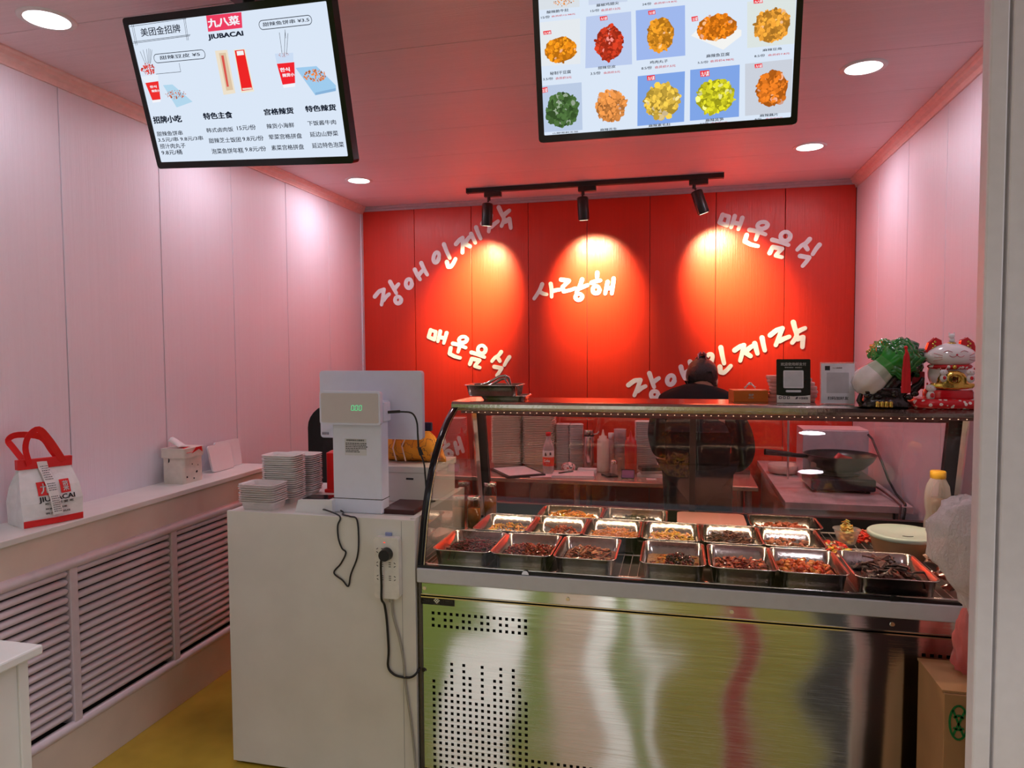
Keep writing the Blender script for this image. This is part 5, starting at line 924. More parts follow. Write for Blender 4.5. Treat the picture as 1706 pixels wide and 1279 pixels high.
# ---------------------------------------------------------------- things on top of the display case
TZ = 1.3455
pan('steel_tray', -.700, 2.795, .20, .14, .018, TZ, 'shallow empty steel tray under the one with tongs on the case top', rz=.0)
pan('steel_tray', -.738, 2.775, .225, .165, .044, TZ + .018, 'steel tray holding tongs on the left of the case top')
t = thing('food_tongs', 'pair of steel tongs lying in the tray on the case top', 'tongs', (-.72, 2.77, TZ + .024))
m = MB()
for dz, dy in ((.0, -.012), (-.012, .018)):
    m.tube([(-.81, 2.76 + dy, TZ + .052 + dz), (-.76, 2.76 + dy, TZ + .070 + dz), (-.715, 2.762 + dy, TZ + .096 + dz), (-.69, 2.765 + dy, TZ + .100 + dz)], [.006, .005, .006, .005], 6)
m.tube([(-.69, 2.75, TZ + .098), (-.680, 2.765, TZ + .092), (-.674, 2.78, TZ + .06), (-.665, 2.79, TZ + .034)], [.006, .006, .005, .005], 6)
m.tube([(-.70, 2.78, TZ + .085), (-.685, 2.785, TZ + .06), (-.678, 2.80, TZ + .034)], .004, 6); m.build('tong_arms', steel, t)
# tissue box
t = thing('tissue_box', 'orange tissue box with a white tissue on top of the case', 'tissue box', (.24, 2.83, TZ))
og = pbr('orange_card', (.72, .16, .02), .5)
Mx = Matrix.Translation((.26, 2.845, TZ)) @ Matrix.Rotation(-.0, 4, 'Z')
m = MB(); m.prism([(-.063, -.055), (.063, -.045), (.063, .055), (-.075, .055)], lambda a, b, d: tuple(Mx @ Vector((a, b, d))), 0, .043); m.build('box', og, t, bevel=.001)
m = MB(); m.prism([(p[0], p[1] + .005) for p in rr2(.09, .045, .02)], lambda a, b, d: tuple(Mx @ Vector((a, b, d))), .043, .0435); m.build('opening', pbr('pale_orange', (.85, .55, .4), .5), t)
m = MB(); g = []
for i in range(7): g.append([tuple(Mx @ Vector((-.018 + .010 * i / 1.6 + .004 * math.sin(j * 2 + i), -.008 + .020 * j / 4, .043 + .028 * math.sin(PI * (i + .6) / 7.4) * (1 - .25 * j / 4) + .004 * math.sin(i * 2.1 + j)))) for j in range(5)])
m.loft(g, False, True, closed=False); m.build('tissue', paper, t, solid=.0008)
m = MB(); add_text(m, '植护', lambda x, z: tuple(Mx @ Vector((x, -.0515 + x * .08, z))), -.008, .021, .010, .031, bold=.03); add_text(m, 'BOTARE', lambda x, z: tuple(Mx @ Vector((x, -.0515 + x * .08, z))), -.008, .013, .010, .018, bold=.03); m.build('box_text', white_ink, t)
# pale translucent ornament behind the signs
t = thing('plastic_ornament', 'pale pink ribbed plastic tray pack standing behind the black payment sign', 'container', (.41, 2.84, TZ)); pk = film('pink_shell', (.90, .55, .52), .7, .2)
for k, (x, w, h) in enumerate(((.355, .085, .10), (.47, .05, .105))):
    m = MB()
    for q in range(7):
        zz = TZ + h * q / 7; m.loft([rrect(x + .012 * math.sin(q * .7), 2.845, w * (1 - .07 * q) * s_, .07 * s_, .015, zz + dz) for s_, dz in ((.9, 0), (1, h / 14), (.92, h / 7.5))], True, True)
    m.build('shell', pk, t)
# black payment sign (code left blank)
def sign(name, lab, x0, x1, y, z1, lean, mats, extra):
    t = thing(name, lab, 'sign', ((x0 + x1) / 2, y, TZ)); w = x1 - x0; h = z1 - TZ; cx = (x0 + x1) / 2
    Mx = Matrix.Translation((cx, y, TZ)) @ Matrix.Rotation(-lean, 4, 'X')
    P = lambda a, b, d: tuple(Mx @ Vector((a, -d, b))); extra(t, P, w, h); return t
def s1(t, P, w, h):
    m = MB(); m.prism([(p[0], p[1] + h / 2) for p in rr2(w, h, .004)], P, 0, .004); m.build('board', pbr('sign_black_green', (.008, .014, .012), .25), t)
    m = MB(); pts = [(-w / 2 + .001, .001), (w / 2 - .001, .001), (w / 2 - .001, .030), (w / 2 - .02, .027), (0, .025), (-w / 2 + .02, .027), (-w / 2 + .001, .030)]; m.prism(pts, P, .004, .0045); m.build('white_footer', paper, t)
    m = MB(); m.prism([(p[0], p[1] + .088) for p in rr2(.070, .066, .004)], P, .004, .0046); m.prism([(p[0], p[1] + .044) for p in rr2(.054, .008, .004)], P, .004, .0046); m.build('blank_code_panel', pbr('sign_panel', (.72, .74, .80), .5), t)
    m = MB(); m.prism([(p[0], p[1] + .088) for p in rr2(.060, .056, .003)], P, .0046, .0049); m.build('code_field', pbr('sign_field', (.60, .62, .68), .5), t)
    m = MB(); fn = lambda x, z: P(x, z, .0047); add_text(m, '欢迎使用邮支付', fn, -.044, .138, .044, .150, bold=.02); add_text(m, '收款到账快 · 邮储银行', fn, -.030, .129, .030, .134, bold=.02); m.build('sign_text', white_ink, t)
    m = MB(); fn = lambda x, z: P(x, z, .0049); add_text(m, '中国邮政', fn, .018, .014, .050, .023, bold=.03); m.prism([(.006, .014), (.014, .016), (.016, .024), (.009, .022)], P, .0045, .0049)
    for k in range(3): m.prism([(p[0] - .046 + .014 * k, p[1] + .020) for p in rr2(.010, .010, .002)], P, .0045, .0049)
    m.build('footer_marks', pbr('footer_navy', (.06, .05, .09), .5), t)
    m = MB()
    for k in range(3): m.prism([(p[0] - .046 + .014 * k, p[1] + .020) for p in rr2(.005, .005, .001)], P, .0049, .0051)
    m.build('footer_icons', paper, t)
    m = MB(); m.prism([(-.03, 0), (.03, 0), (.03, .003), (-.03, .003)], P, -.06, 0); m.build('stand_foot', black_pl, t)
sign('payment_sign', 'black payment sign with white Chinese header on the case top', .346, .464, 2.75, 1.508, .10, None, s1)
def s2(t, P, w, h):
    m = MB(); m.prism([(p[0], p[1] + h / 2) for p in rr2(w + .006, h, .002)], P, -.0015, .004); m.build('acrylic', clear_pl, t)
    m = MB(); m.prism([(p[0], p[1] + h / 2 - .001) for p in rr2(w, h - .008, .001)], P, .0042, .0046); m.build('card', pbr('card_lilac_white', (.74, .72, .82), .5), t)
    m = MB(); fn = lambda x, z: P(x, z, .0049); add_text(m, '扫码加好友', fn, -.034, .016, .036, .028, bold=.03); add_text(m, '九八菜韩国', fn, -.018, .128, .014, .133, bold=.02); m.prism([(-.043, .122), (-.026, .122), (-.026, .138), (-.043, .138)], P, .0046, .0049); m.build('card_text', ink, t)
    m = MB(); m.prism([(p[0], p[1] + .077) for p in rr2(.074, .074, .002)], P, .0046, .0048); m.build('code_field', pbr('code_field_grey', (.52, .50, .57), .5), t)
    m = MB(); m.prism([(-.045, 0), (.045, 0), (.045, .003), (-.045, .003)], P, -.05, .02); m.build('acrylic_foot', clear_pl, t)
sign('contact_sign', 'white acrylic card stand with black Chinese footer beside the black sign', .494, .605, 2.72, 1.497, .06, None, s2)
# ---------------------------------------------------------------- jade cabbage ornament
t = thing('cabbage_ornament', 'glossy jade cabbage ornament with green leaves, red tassel and dark carved stand', 'ornament', (.70, 2.66, TZ))
cbg = pbr('jade_cabbage', vcol=True, rough=.14, noise=.05, coat=.5, sss=0)
rnd = random.Random(21); m = MB()
ax0 = Vector((.625, 2.66, 1.425)); ax1 = Vector((.745, 2.66, 1.535)); ax = (ax1 - ax0).normalized(); u = Vector((0, -1, 0)); v = ax.cross(u)
prof_r = [(-.040, .012), (-.030, .032), (-.010, .047), (.015, .052), (.045, .047), (.075, .041), (.10, .042), (.13, .055)]
secs = []; cols = []
for s_, r in prof_r: secs.append([ax0 + ax * s_ + (u * math.cos(2 * PI * k / 30) + v * math.sin(2 * PI * k / 30)) * r * (1 + .07 * math.cos(6 * 2 * PI * k / 30 + .4)) for k in range(30)])
def cc(s_):
    a = max(0, min(1, (s_ - .04) / .05)); w_ = (.78, .74, .72); g_ = (.02, .30, .03); return [w_[i] * (1 - a) + g_[i] * a for i in range(3)]
for i in range(len(secs) - 1): m.loft([secs[i], secs[i + 1]], i == 0, True, col=cc((prof_r[i][0] + prof_r[i + 1][0]) / 2))
m.build('bulb', cbg, t, weld=True)
def leafy(center, normal, R0, seed, g):
    rnd = random.Random(seed); m = MB(); n_ = normal.normalized(); a = n_.orthogonal().normalized(); b = n_.cross(a); rings = []
    N = 44
    for i, q in enumerate((.0, .3, .6, .85, 1.0, 1.08)):
        ring = []
        for k in range(N):
            th = 2 * PI * k / N; lob = 1 + .10 * math.sin(5 * th + seed) + .06 * math.sin(9 * th + seed * 2) + (.05 * math.sin(17 * th) if i > 3 else 0)
            r = R0 * q * lob; h = -.25 * R0 * q ** 2 + (.10 * R0 * math.sin(11 * th + seed) * q ** 3)
            if i == 5: h -= .10 * R0
            ring.append(tuple(center + a * r * math.cos(th) + b * r * math.sin(th) + n_ * h))
        rings.append(ring)
    for i in range(5): m.loft([rings[i], rings[i + 1]], False, True, col=g if i else (.04, .34, .04))
    return m
m = leafy(Vector((.722, 2.625, 1.520)), Vector((-.15, -1, .35)), .066, 3, (.008, .16, .02)); 
for args in (((.775, 2.645, 1.510), (.5, -1, .1), .060, 7, (.006, .09, .02)), ((.755, 2.67, 1.548), (.2, -.6, 1), .055, 11, (.008, .12, .02)), ((.685, 2.655, 1.545), (-.6, -.8, .7), .048, 5, (.02, .26, .03)), ((.770, 2.65, 1.465), (.6, -1, -.3), .046, 9, (.005, .08, .02)), ((.662, 2.68, 1.552), (-.7, -.4, .6), .038, 2, (.03, .30, .04)), ((.80, 2.67, 1.49), (1, -.4, 0), .04, 4, (.01, .08, .03))):
    q = leafy(Vector(args[0]), Vector(args[1]), args[2], args[3], args[4]); m.add(q.v, q.f, True); m.c[-len(q.f):] = q.c
m.build('leaves', cbg, t, solid=.0025)
dk = pbr('carved_ebony', (.015, .010, .008), .25, noise=.1, bump=.5, bscale=40, coat=.4)
m = MB(); m.loft([rrect(.690, 2.67, w, d, .02, TZ + z) for w, d, z in ((.150, .10, 0), (.155, .10, .006), (.14, .08, .02), (.12, .07, .035), (.145, .08, .05), (.17, .085, .06), (.15, .07, .066))], True, True)
m.tube([(.615, 2.655, TZ + .004), (.605, 2.65, TZ + .02), (.612, 2.65, TZ + .045), (.608, 2.65, TZ + .065), (.625, 2.65, TZ + .078), (.640, 2.655, TZ + .06)], [.009, .010, .007, .009, .008, .006], 8)
m.tube([(.69, 2.665, TZ + .05), (.72, 2.665, TZ + .09), (.76, 2.67, TZ + .12), (.775, 2.67, TZ + .15)], [.03, .03, .026, .018], 10)
m.tube([(.775, 2.66, TZ + .055), (.800, 2.655, TZ + .08), (.806, 2.655, TZ + .10)], [.018, .012, .006], 8)
for k in range(10): a = k * .7; m.ball((.70 + .075 * math.cos(a), 2.635, TZ + .045 + .012 * math.sin(a * 2)), (.014, .010, .010), 8, 6)
m.build('carved_stand', dk, t)
m = MB()
for k in range(4):
    x = .655 + .014 * k; m.lathe((x, 2.615, TZ + .0), [(0, 0), (.0062, 0), (.0070, .004), (.0062, .009), (.007, .014), (.0062, .019), (0, .020)], 12, caps=False)
m.build('gold_coins', gold, t)
m = MB(); m.ball((.722, 2.553, 1.548), .006, 10, 8); m.cyl((.722, 2.552, 1.545), (.724, 2.55, 1.53), .0035, .005, 8); m.build('tassel_knot', red_m, t)
m = MB()
secs = [[(.724 + .0 + sx * w * c_, 2.55 + .004 * s__, z) for c_, s__ in [(math.cos(2 * PI * k / 14) * (1 + .12 * (k % 2)), math.sin(2 * PI * k / 14) * (1 + .3 * (k % 2))) for k in range(14)]] for z, w, sx in ((1.533, .004, 1), (1.52, .008, 1), (1.47, .012, 1), (1.405, .0135, 1), (1.398, .0125, 1))]
m.loft(secs, True, False); m.build('tassel', pbr('tassel_red', (.62, .01, .015), .6), t)
m = MB(); m.box(.775, .815, 2.665, 2.672, 1.405, 1.465); m.build('red_pouch', pbr('pouch_red', (.40, .015, .03), .5, bump=.3), t, bevel=.004)
# ---------------------------------------------------------------- lucky cat
t = thing('lucky_cat', 'large white lucky cat figurine with red ears and a gold ingot on a red cushion', 'figurine', (.885, 2.64, TZ))
por = pbr('porcelain', (.80, .77, .77), .12, coat=.6, noise=.0); cr = pbr('glaze_red', (.62, .012, .02), .15, coat=.5); lr = pbr('line_red', (.50, .03, .06), .3)
cx, cy = .886, 2.655
def flow(name):
    m = pbr(name, (.55, .012, .02), .35); nt = m.node_tree; N = nt.nodes; L = nt.links; b = N['Principled BSDF']; tc = N.new('ShaderNodeTexCoord'); vo = N.new('ShaderNodeTexVoronoi'); vo.inputs['Scale'].default_value = 55; L.new(tc.outputs['Object'], vo.inputs[0])
    rp = N.new('ShaderNodeValToRGB'); rp.color_ramp.interpolation = 'CONSTANT'; rp.color_ramp.elements[0].color = (.85, .60, .45, 1); rp.color_ramp.elements[1].position = .32; rp.color_ramp.elements[1].color = (.60, .012, .02, 1); e = rp.color_ramp.elements.new(.12); e.color = (.85, .80, .76, 1); L.new(vo.outputs['Distance'], rp.inputs[0]); L.new(rp.outputs[0], b.inputs['Base Color']); return m
fl_r = flow('floral_red')
m = MB(); m.loft([rrect(cx - .003, cy, w, d, .05, TZ + z) for w, d, z in ((.212, .15, 0), (.226, .165, .006), (.23, .17, .014), (.222, .16, .024), (.21, .14, .030))], True, True); m.build('cushion', fl_r, t)
m = MB(); m.loft([rrect(cx - .004, cy, w, d, .04, TZ + z) for w, d, z in ((.138, .11, .026), (.142, .115, .034), (.142, .115, .052), (.135, .11, .060))], True, True); m.build('red_base', cr, t)
m = MB(); m.ball((cx, cy + .012, TZ + .115), (.062, .052, .065), 24, 14); m.build('body', por, t)
m = MB(); secs = []
for i in range(15):
    a = PI * i / 14; z = -math.cos(a); r = math.sin(a) ** .85 * (1.0 if z < 0 else 1 - .28 * z * z); secs.append([(cx + .079 * r * math.cos(2 * PI * k / 30), cy - .005 + .060 * r * math.sin(2 * PI * k / 30), TZ + .171 + (.036 if z < 0 else .046) * z) for k in range(30)])
m.loft(secs, True, True); m.build('head', por, t)
for s_ in (-1, 1):
    m = MB(); prof_e = [(0, 0), (.010, .032), (.030, .050), (.048, .040), (.052, .012), (.046, -.01)]
    m.prism([(cx + s_ * (.078 - p[0]), TZ + .186 + p[1]) for p in prof_e], lambda a, b, d: (a, d, b), cy - .012, cy + .008); m.build('ear', cr, t, bevel=.005)
    m = MB()
    for k in range(4): m.ball((cx + s_ * (.056 - .006 * (k % 2)), cy - .014, TZ + .200 + .007 * k), (.004, .002, .0035), 8, 6)
    m.build('ear_gold', gold, t)
def hface(x, z): # front surface y of head
    dx = (x - cx) / .079; dz = (z - TZ - .171); zz = dz / (.036 if dz < 0 else .046); r = max(.02, 1 - zz * zz) ** .5; r = r ** .85 * (1.0 if zz < 0 else 1 - .28 * zz * zz)
    return cy - .005 - .060 * math.sqrt(max(.0, r * r - dx * dx)) - .0006
def fline(m, pts, r=.0008):
    m.tube([(cx + p[0], hface(cx + p[0], TZ + p[1]), TZ + p[1]) for p in pts], r, 5)
m = MB()
for s_ in (-1, 1):
    fline(m, [(s_ * (.012 + .006 * k), .186 + .005 * math.sin(PI * k / 4) ) for k in range(5)])
    fline(m, [(0, .176), (s_ * .004, .172), (s_ * .010, .1695), (s_ * .016, .1705), (s_ * .022, .175)])
    for k in range(3): fline(m, [(s_ * (.040 + .007 * q), .174 - .006 * k + .0030 * q * (1 - k * .8)) for q in range(4)], .0007)
m.build('face_lines', lr, t)
m = MB(); p = (cx, hface(cx, TZ + .178) - .0005, TZ + .178); m.ball(p, (.0035, .002, .0025), 8, 6); m.build('nose', lr, t)
m = MB(); m.lathe((cx, cy, TZ), [(.052, .128), (.064, .132), (.068, .138), (.062, .144), (.050, .143)], 30, sy=.85); m.build('collar', fl_r, t)
m = MB(); m.ball((cx - .004, cy - .056, TZ + .137), .007, 10, 8); m.build('bell', gold, t)
m = MB(); m.loft([[(cx - .004 + w * math.cos(2 * PI * k / 20) , cy - .040 + d * math.sin(2 * PI * k / 20), TZ + z) for k in range(20)] for w, d, z in ((.030, .018, .062), (.062, .024, .066), (.070, .026, .078), (.064, .022, .082), (.048, .024, .084), (.044, .026, .10), (.034, .024, .116), (.016, .014, .124))], True, True); m.build('gold_ingot', gold, t)
m = MB(); m.tube([(cx - .004 + .021 * math.cos(2 * PI * k / 20), cy - .0665, TZ + .097 + .016 * math.sin(2 * PI * k / 20)) for k in range(21)], .0018, 6, False); m.build('medallion_ring', gold, t)
m = MB(); add_text(m, '财', lambda x, z: (x, cy - .0705, z), cx - .013, TZ + .087, cx + .005, TZ + .107, bold=.03); m.build('medallion_text', cr, t)
for sx, z, sc, lab in ((-.060, .075, 1.0, 'small_cat'), (.042, .108, .8, 'small_cat'), (.070, .055, 1.0, 'small_cat'), (-.038, .110, .75, 'small_cat')):
    m = MB(); bx, by, bz = cx + sx * (1.0 if z > .09 else 1.12), cy - .050 - (.012 if z > .09 else -.01), TZ + (z if z > .09 else .024)
    if z > .09: bz = TZ + z - .022
    m.ball((bx, by, bz + .016 * sc), (.015 * sc, .012 * sc, .018 * sc), 14, 10); m.ball((bx, by - .002, bz + .042 * sc), (.017 * sc, .013 * sc, .013 * sc), 14, 10)
    for s_ in (-1, 1): m.cyl((bx + s_ * .010 * sc, by, bz + .050 * sc), (bx + s_ * .013 * sc, by, bz + .062 * sc), .005 * sc, .001, 8)
    o = m.build(lab, por, t)
    m = MB(); m.ball((bx, by - .0135 * sc, bz + .018 * sc), (.007 * sc, .003, .008 * sc), 10, 8)
    for s_ in (-1, 1): m.ball((bx + s_ * .006 * sc, by - .0145 * sc, bz + .044 * sc), .0012, 6, 5); m.ball((bx + s_ * .0125 * sc, by - .002, bz + .056 * sc), (.003 * sc, .003, .004 * sc), 6, 5)
    m.build('small_cat_trim', cr, o)
m = MB(); m.ball((cx + .002, cy - .01, TZ + .226), (.010, .008, .010), 12, 8); m.ball((cx - .001, cy - .014, TZ + .240), (.011, .009, .008), 12, 8)
for s_ in (-1, 1): m.cyl((cx + s_ * .007, cy - .012, TZ + .245), (cx + s_ * .009, cy - .012, TZ + .253), .0035, .0008, 6)
m.build('top_cat', por, t)
m = MB(); m.lathe((cx + .001, cy - .01, TZ + .213), [(.0, .006), (.012, .005), (.014, .001), (.012, -.003)], 16, caps=False); m.build('gold_seat', gold, t)
# ---------------------------------------------------------------- bags and box at the right end
def crumple(name, lab, cx, cy, zs, mat, seed, sx=1, sy=1, n=40, amp=.014):
    rnd = random.Random(seed); ph = [(rnd.uniform(2, 9), rnd.uniform(0, 6), rnd.uniform(8, 40)) for _ in range(7)]; m = MB(); secs = []
    for i, (z, r, ox) in enumerate(zs):
        ring = []
        for k in range(n):
            a = 2 * PI * k / n; d = sum(math.sin(int(f) * a + p + q * z * 2.2) for f, p, q in ph) / 7
            d2 = abs(math.sin(7 * a + 30 * z + seed)) - .5
            rr = r * (1 + 0) + amp * d * 1.6 + amp * .5 * d2; ring.append((cx + ox + rr * sx * math.cos(a), cy + rr * sy * math.sin(a), z + amp * .5 * math.sin(3 * a + z * 40)))
        secs.append(ring)
    # resample vertical
    fine = []
    for i in range(len(secs) - 1):
        for q in range(4):
            tt = q / 4; fine.append([tuple(Vector(a).lerp(Vector(b), tt) + Vector((rnd.uniform(-1, 1), rnd.uniform(-1, 1), rnd.uniform(-1, 1))) * amp * .16) for a, b in zip(secs[i], secs[i + 1])])
    fine.append(secs[-1]); m.loft(fine, True, True); return m.build(name, mat, label=lab, cat='bag')
bagm = film('bag_film', (1.0, .92, .91), .68, .14, .6)
crumple('plastic_bag', 'large translucent white plastic bag hanging at the right end of the case', .775, 2.12, [(1.135, .03, .0), (1.12, .07, .0), (1.06, .100, .0), (.98, .098, .0), (.92, .080, .012), (.86, .055, .03), (.80, .038, .035), (.74, .03, .035)], bagm, 3, 1, .7, amp=.022)
bagr = film('bag_film_red', (.90, .22, .20), .75, .2)
crumple('red_plastic_bag', 'reddish plastic bag bundle below the large plastic bag, above the carton', .782, 2.125, [(.838, .022, 0), (.80, .038, 0), (.74, .045, 0), (.68, .042, 0), (.65, .025, 0)], bagr, 9, 1, .8)
t = thing('cardboard_box', 'tall brown cardboard box with a green round recycling mark, bottom right', 'box', (.80, 2.10, 0))
cb = pbr('cardboard', (.50, .26, .11), .75, noise=.05, nscale=8)
MB().box(.672, .90, 1.995, 2.20, 0, .648).build('carton', cb, t, bevel=.002)
MB().box(.668, .88, 2.0, 2.196, .649, .655).build('open_flap', cb, t)
m = MB(); gcx, gz = .706, .575
Y_ = 1.9935; g = .0055
def gst(pts): 
    for a, b in zip(pts[:-1], pts[1:]):
        a = Vector(a); b = Vector(b); d = (b - a).normalized(); n_ = Vector((-d.y, d.x)) * g / 2; m.prism([tuple(a - n_), tuple(b - n_), tuple(b + n_), tuple(a + n_)], lambda p, q, dd: (p, dd, q), Y_, Y_ - .0006)
gst([(gcx + .021 * math.cos(2 * PI * k / 20), gz + .045 * math.sin(2 * PI * k / 20)) for k in range(21)])
gst([(gcx - .014, gz + .032), (gcx + .012, gz - .034)]); gst([(gcx + .014, gz + .032), (gcx - .012, gz - .034)]); gst([(gcx - .012, gz + .012), (gcx, gz + .02), (gcx + .012, gz + .012)]); gst([(gcx - .012, gz - .014), (gcx, gz - .02), (gcx + .012, gz - .014)])
m.build('green_mark', pbr('green_ink', (.02, .22, .05), .6), t)
# ---------------------------------------------------------------- back table
bt = thing('back_table', 'long stainless work table against the red wall', 'table', (-.3, 4.56, 0))
tt = pbr('table_top_steel', (.60, .42, .34), .25, .55, noise=.05)
MB().box(-1.75, .44, 4.22, 4.90, .722, .750).build('top', tt, bt, bevel=.006)
MB().box(-1.70, .39, 4.26, 4.88, .18, .20).build('lower_shelf', steel, bt)
for x in (-1.70, -.62, .39):
    for y in (4.27, 4.86): m = MB(); m.tube([(x, y, 0), (x, y, .722)], .019, 12); m.build('leg', pbr('leg_rosy', (.45, .25, .24), .35, .5), bt)
BZ = .7505
kr = pbr('kraft_pulp', (.95, .80, .64), .7, noise=.05); pw = pbr('pulp_white', (.82, .76, .72), .7, noise=.03); mk = film('cup_cloudy', (.85, .78, .80), .65, .2)
pr = container('meal_box', .215, .165, .030, .018, kr, 'cream meal box in the leftmost tall stack on the back table', 'meal boxes in the leftmost stack', .008)
F2 = []
stack(pr, -1.155, 4.68, BZ, 28, .0118, PI / 2 * 0, F2, seed=6)
stack(pr, -.935, 4.68, BZ, 28, .0118, 0, F2, seed=7, lab='cream meal box in the stack right of the leftmost stack, behind the red-capped bottle', grp='meal boxes in the second stack')
pr = container('paper_box', .098, .11, .028, .012, pw, 'white paper box in the short stack right of the red-capped bottle', 'paper boxes in the left short stack', .005)
stack(pr, -.775, 4.70, BZ, 24, .0115, 0, F2, seed=8)
stack(pr, -.690, 4.70, BZ, 24, .0115, .25, F2, seed=9, lab='white paper box in the short stack next to the thermos', grp='paper boxes in the right short stack')
pr = container('white_dish', .150, .13, .020, .014, pw, 'white dish in the stack at the right, beside the person', 'white dishes beside the person', .008)
stack(pr, -.215, 4.66, BZ, 26, .0122, 0, F2, seed=10)
def bottle(name, lab, cx, cy, prof, mat, parts=()):
    t = thing(name, lab, 'bottle', (cx, cy, BZ)); m = MB(); m.lathe((cx, cy, BZ), prof, 24, caps=False); m.build('bottle_body', mat, t)
    for nm, pf, mm in parts: m = MB(); m.lathe((cx, cy, BZ), pf, 24, caps=False); m.build(nm, mm, t)
    return t
t = bottle('drink_bottle', 'clear bottle with a red cap and a red and white label on the back table', -.826, 4.42, [(0, 0), (.032, 0), (.036, .008), (.034, .03), (.036, .05), (.036, .15), (.033, .175), (.018, .215), (.014, .225), (.014, .245)], film('bottle_pet', (.85, .75, .75), .35, .1),
   (('cap', [(.0155, .243), (.0165, .245), (.0165, .266), (0, .268)], red_m), ('red_label', [(.0368, .052), (.0372, .053), (.0372, .108), (.0368, .109)], red_m), ('white_label', [(.0368, .109), (.0372, .110), (.0372, .150), (.0368, .151)], paper)))
m = MB(); rr_ = .0378
def cyl_fn(cx, cy, r): return lambda a, z: (cx + r * math.sin(a / r), cy - r * math.cos(a / r), z)
add_text(m, 'Coke', cyl_fn(-.826, 4.42, rr_), -.026, BZ + .078, .016, BZ + .096, bold=.03); add_text(m, 'flavour', cyl_fn(-.826, 4.42, rr_), -.012, BZ + .066, .014, BZ + .071, bold=.02); m.build('label_text', white_ink, t)
m = MB(); fn = cyl_fn(-.826, 4.42, rr_)
m.add([fn(-.02, BZ + .120), fn(-.012, BZ + .116), fn(-.004, BZ + .120), fn(-.008, BZ + .134), fn(-.012, BZ + .142), fn(-.017, BZ + .134)], [(0, 1, 2, 3, 4, 5)]); m.add([fn(.014, BZ + .122), fn(.026, BZ + .122), fn(.026, BZ + .14), fn(.014, BZ + .14)], [(0, 1, 2, 3)]); m.build('label_marks', ink, t)
t = bottle('thermos', 'steel thermos flask between the white boxes and the cream squeeze bottle', -.590, 4.62, [(0, 0), (.033, 0), (.035, .004), (.035, .215), (.031, .225)], pbr('thermos_steel', (.70, .52, .52), .22, 1), (('lid', [(.032, .224), (.033, .226), (.033, .262), (.030, .266), (0, .266)], steel), ('dark_band', [(.0335, .222), (.0345, .223), (.0345, .232), (.0335, .233)], black_pl)))
m = MB(); m.tube([(-.556, 4.62, BZ + .235), (-.535, 4.62, BZ + .24), (-.522, 4.62, BZ + .255), (-.53, 4.62, BZ + .245)], .004, 6); m.build('strap', pbr('cord_white', (.7, .6, .6), .5), t)
sq = [(0, 0), (.036, 0), (.039, .006), (.039, .185), (.036, .195), (.036, .212), (.026, .218), (.026, .232), (.012, .236), (.006, .262), (.003, .275), (0, .276)]
bottle('squeeze_bottle', 'cream white squeeze bottle with a pointed nozzle on the back table', -.490, 4.56, sq, pbr('cream_sauce', (.80, .62, .50), .35))
bottle('squeeze_bottle', 'red squeeze bottle with a pointed nozzle on the back table', -.308, 4.52, sq, pbr('ketchup_red', (.55, .015, .02), .3))
bottle('small_bottle', 'small white-capped clear bottle behind the cream squeeze bottle', -.447, 4.68, [(0, 0), (.028, 0), (.03, .01), (.03, .17), (.018, .20), (.018, .205)], mk, (('cap', [(.02, .20), (.021, .202), (.021, .24), (0, .241)], paper),))
bottle('salt_shaker', 'small glass shaker with a metal top in front of the cloudy cups', -.410, 4.46, [(0, 0), (.022, 0), (.024, .006), (.022, .055), (.018, .07)], film('shaker_glass', (.55, .40, .40), .6, .1), (('shaker_top', [(.020, .068), (.021, .07), (.020, .088), (.012, .094), (0, .095)], chrome),))
pr = thing('plastic_cup', 'cloudy plastic cup in the tower behind the red squeeze bottle', 'cup', (-.385, 4.62, BZ), 0, 'plastic cups in the tower')
m = MB(); m.lathe((-.385, 4.62, BZ), [(.0, .001), (.030, .001), (.038, .075), (.041, .077), (.041, .080)], 20, caps=False); m.build('cup', mk, pr)
for k in range(1, 15): copy_tree(pr, (-.385, 4.62, BZ + k * .0138))
# flat things on the table
def slabt(name, lab, cat, cx, cy, w, d, h, rz, mat, z=BZ, par=None, bev=.002):
    m = MB(); m.loft([rrect(cx, cy, w, d, .005, z, 3, rz), rrect(cx, cy, w, d, .005, z + h, 3, rz)], True, False)
    return m.build(name, mat, par, label=lab if par is None else None, cat=cat if par is None else None)
t = thing('clipboard', 'dark tablet tray with a white sheet at the left end of the table', 'clipboard', (-1.03, 4.40, BZ)); slabt('board', None, None, -1.03, 4.40, .26, .34, .012, .6, pbr('board_dark', (.05, .03, .03), .4), par=t); slabt('sheet', None, None, -1.03, 4.40, .22, .30, .002, .6, paper, z=BZ + .012, par=t)
t = thing('notebook', 'open white notebook on the table front edge', 'notebook', (-.64, 4.36, BZ)); slabt('pages', None, None, -.66, 4.38, .26, .20, .014, .12, paper, par=t); slabt('cover', None, None, -.66, 4.38, .27, .21, .003, .12, pbr('cover_mauve', (.55, .35, .38), .5), z=BZ - .0002, par=t)
slabt('loose_sheet', 'loose white sheet between the clipboard and the notebook', 'paper', -.86, 4.34, .16, .14, .0015, .4, paper)
t = slabt('paper_pad', 'small thick white pad behind the notebook', 'notepad', -.585, 4.50, .12, .06, .026, 0, paper)
m = MB(); m.tube([(-.745, 4.34, BZ + .019), (-.70, 4.38, BZ + .021), (-.665, 4.415, BZ + .021)], .0045, 6); m.build('pen', black_pl, label='black pen lying on the open notebook', cat='pen')
m = MB(); rnd = random.Random(3); m.ball((-.71, 4.50, BZ + .030), (.048, .04, .033), 14, 9); m.v = [(p[0] + rnd.uniform(-.004, .004), p[1], p[2] + rnd.uniform(-.002, .002)) for p in m.v]
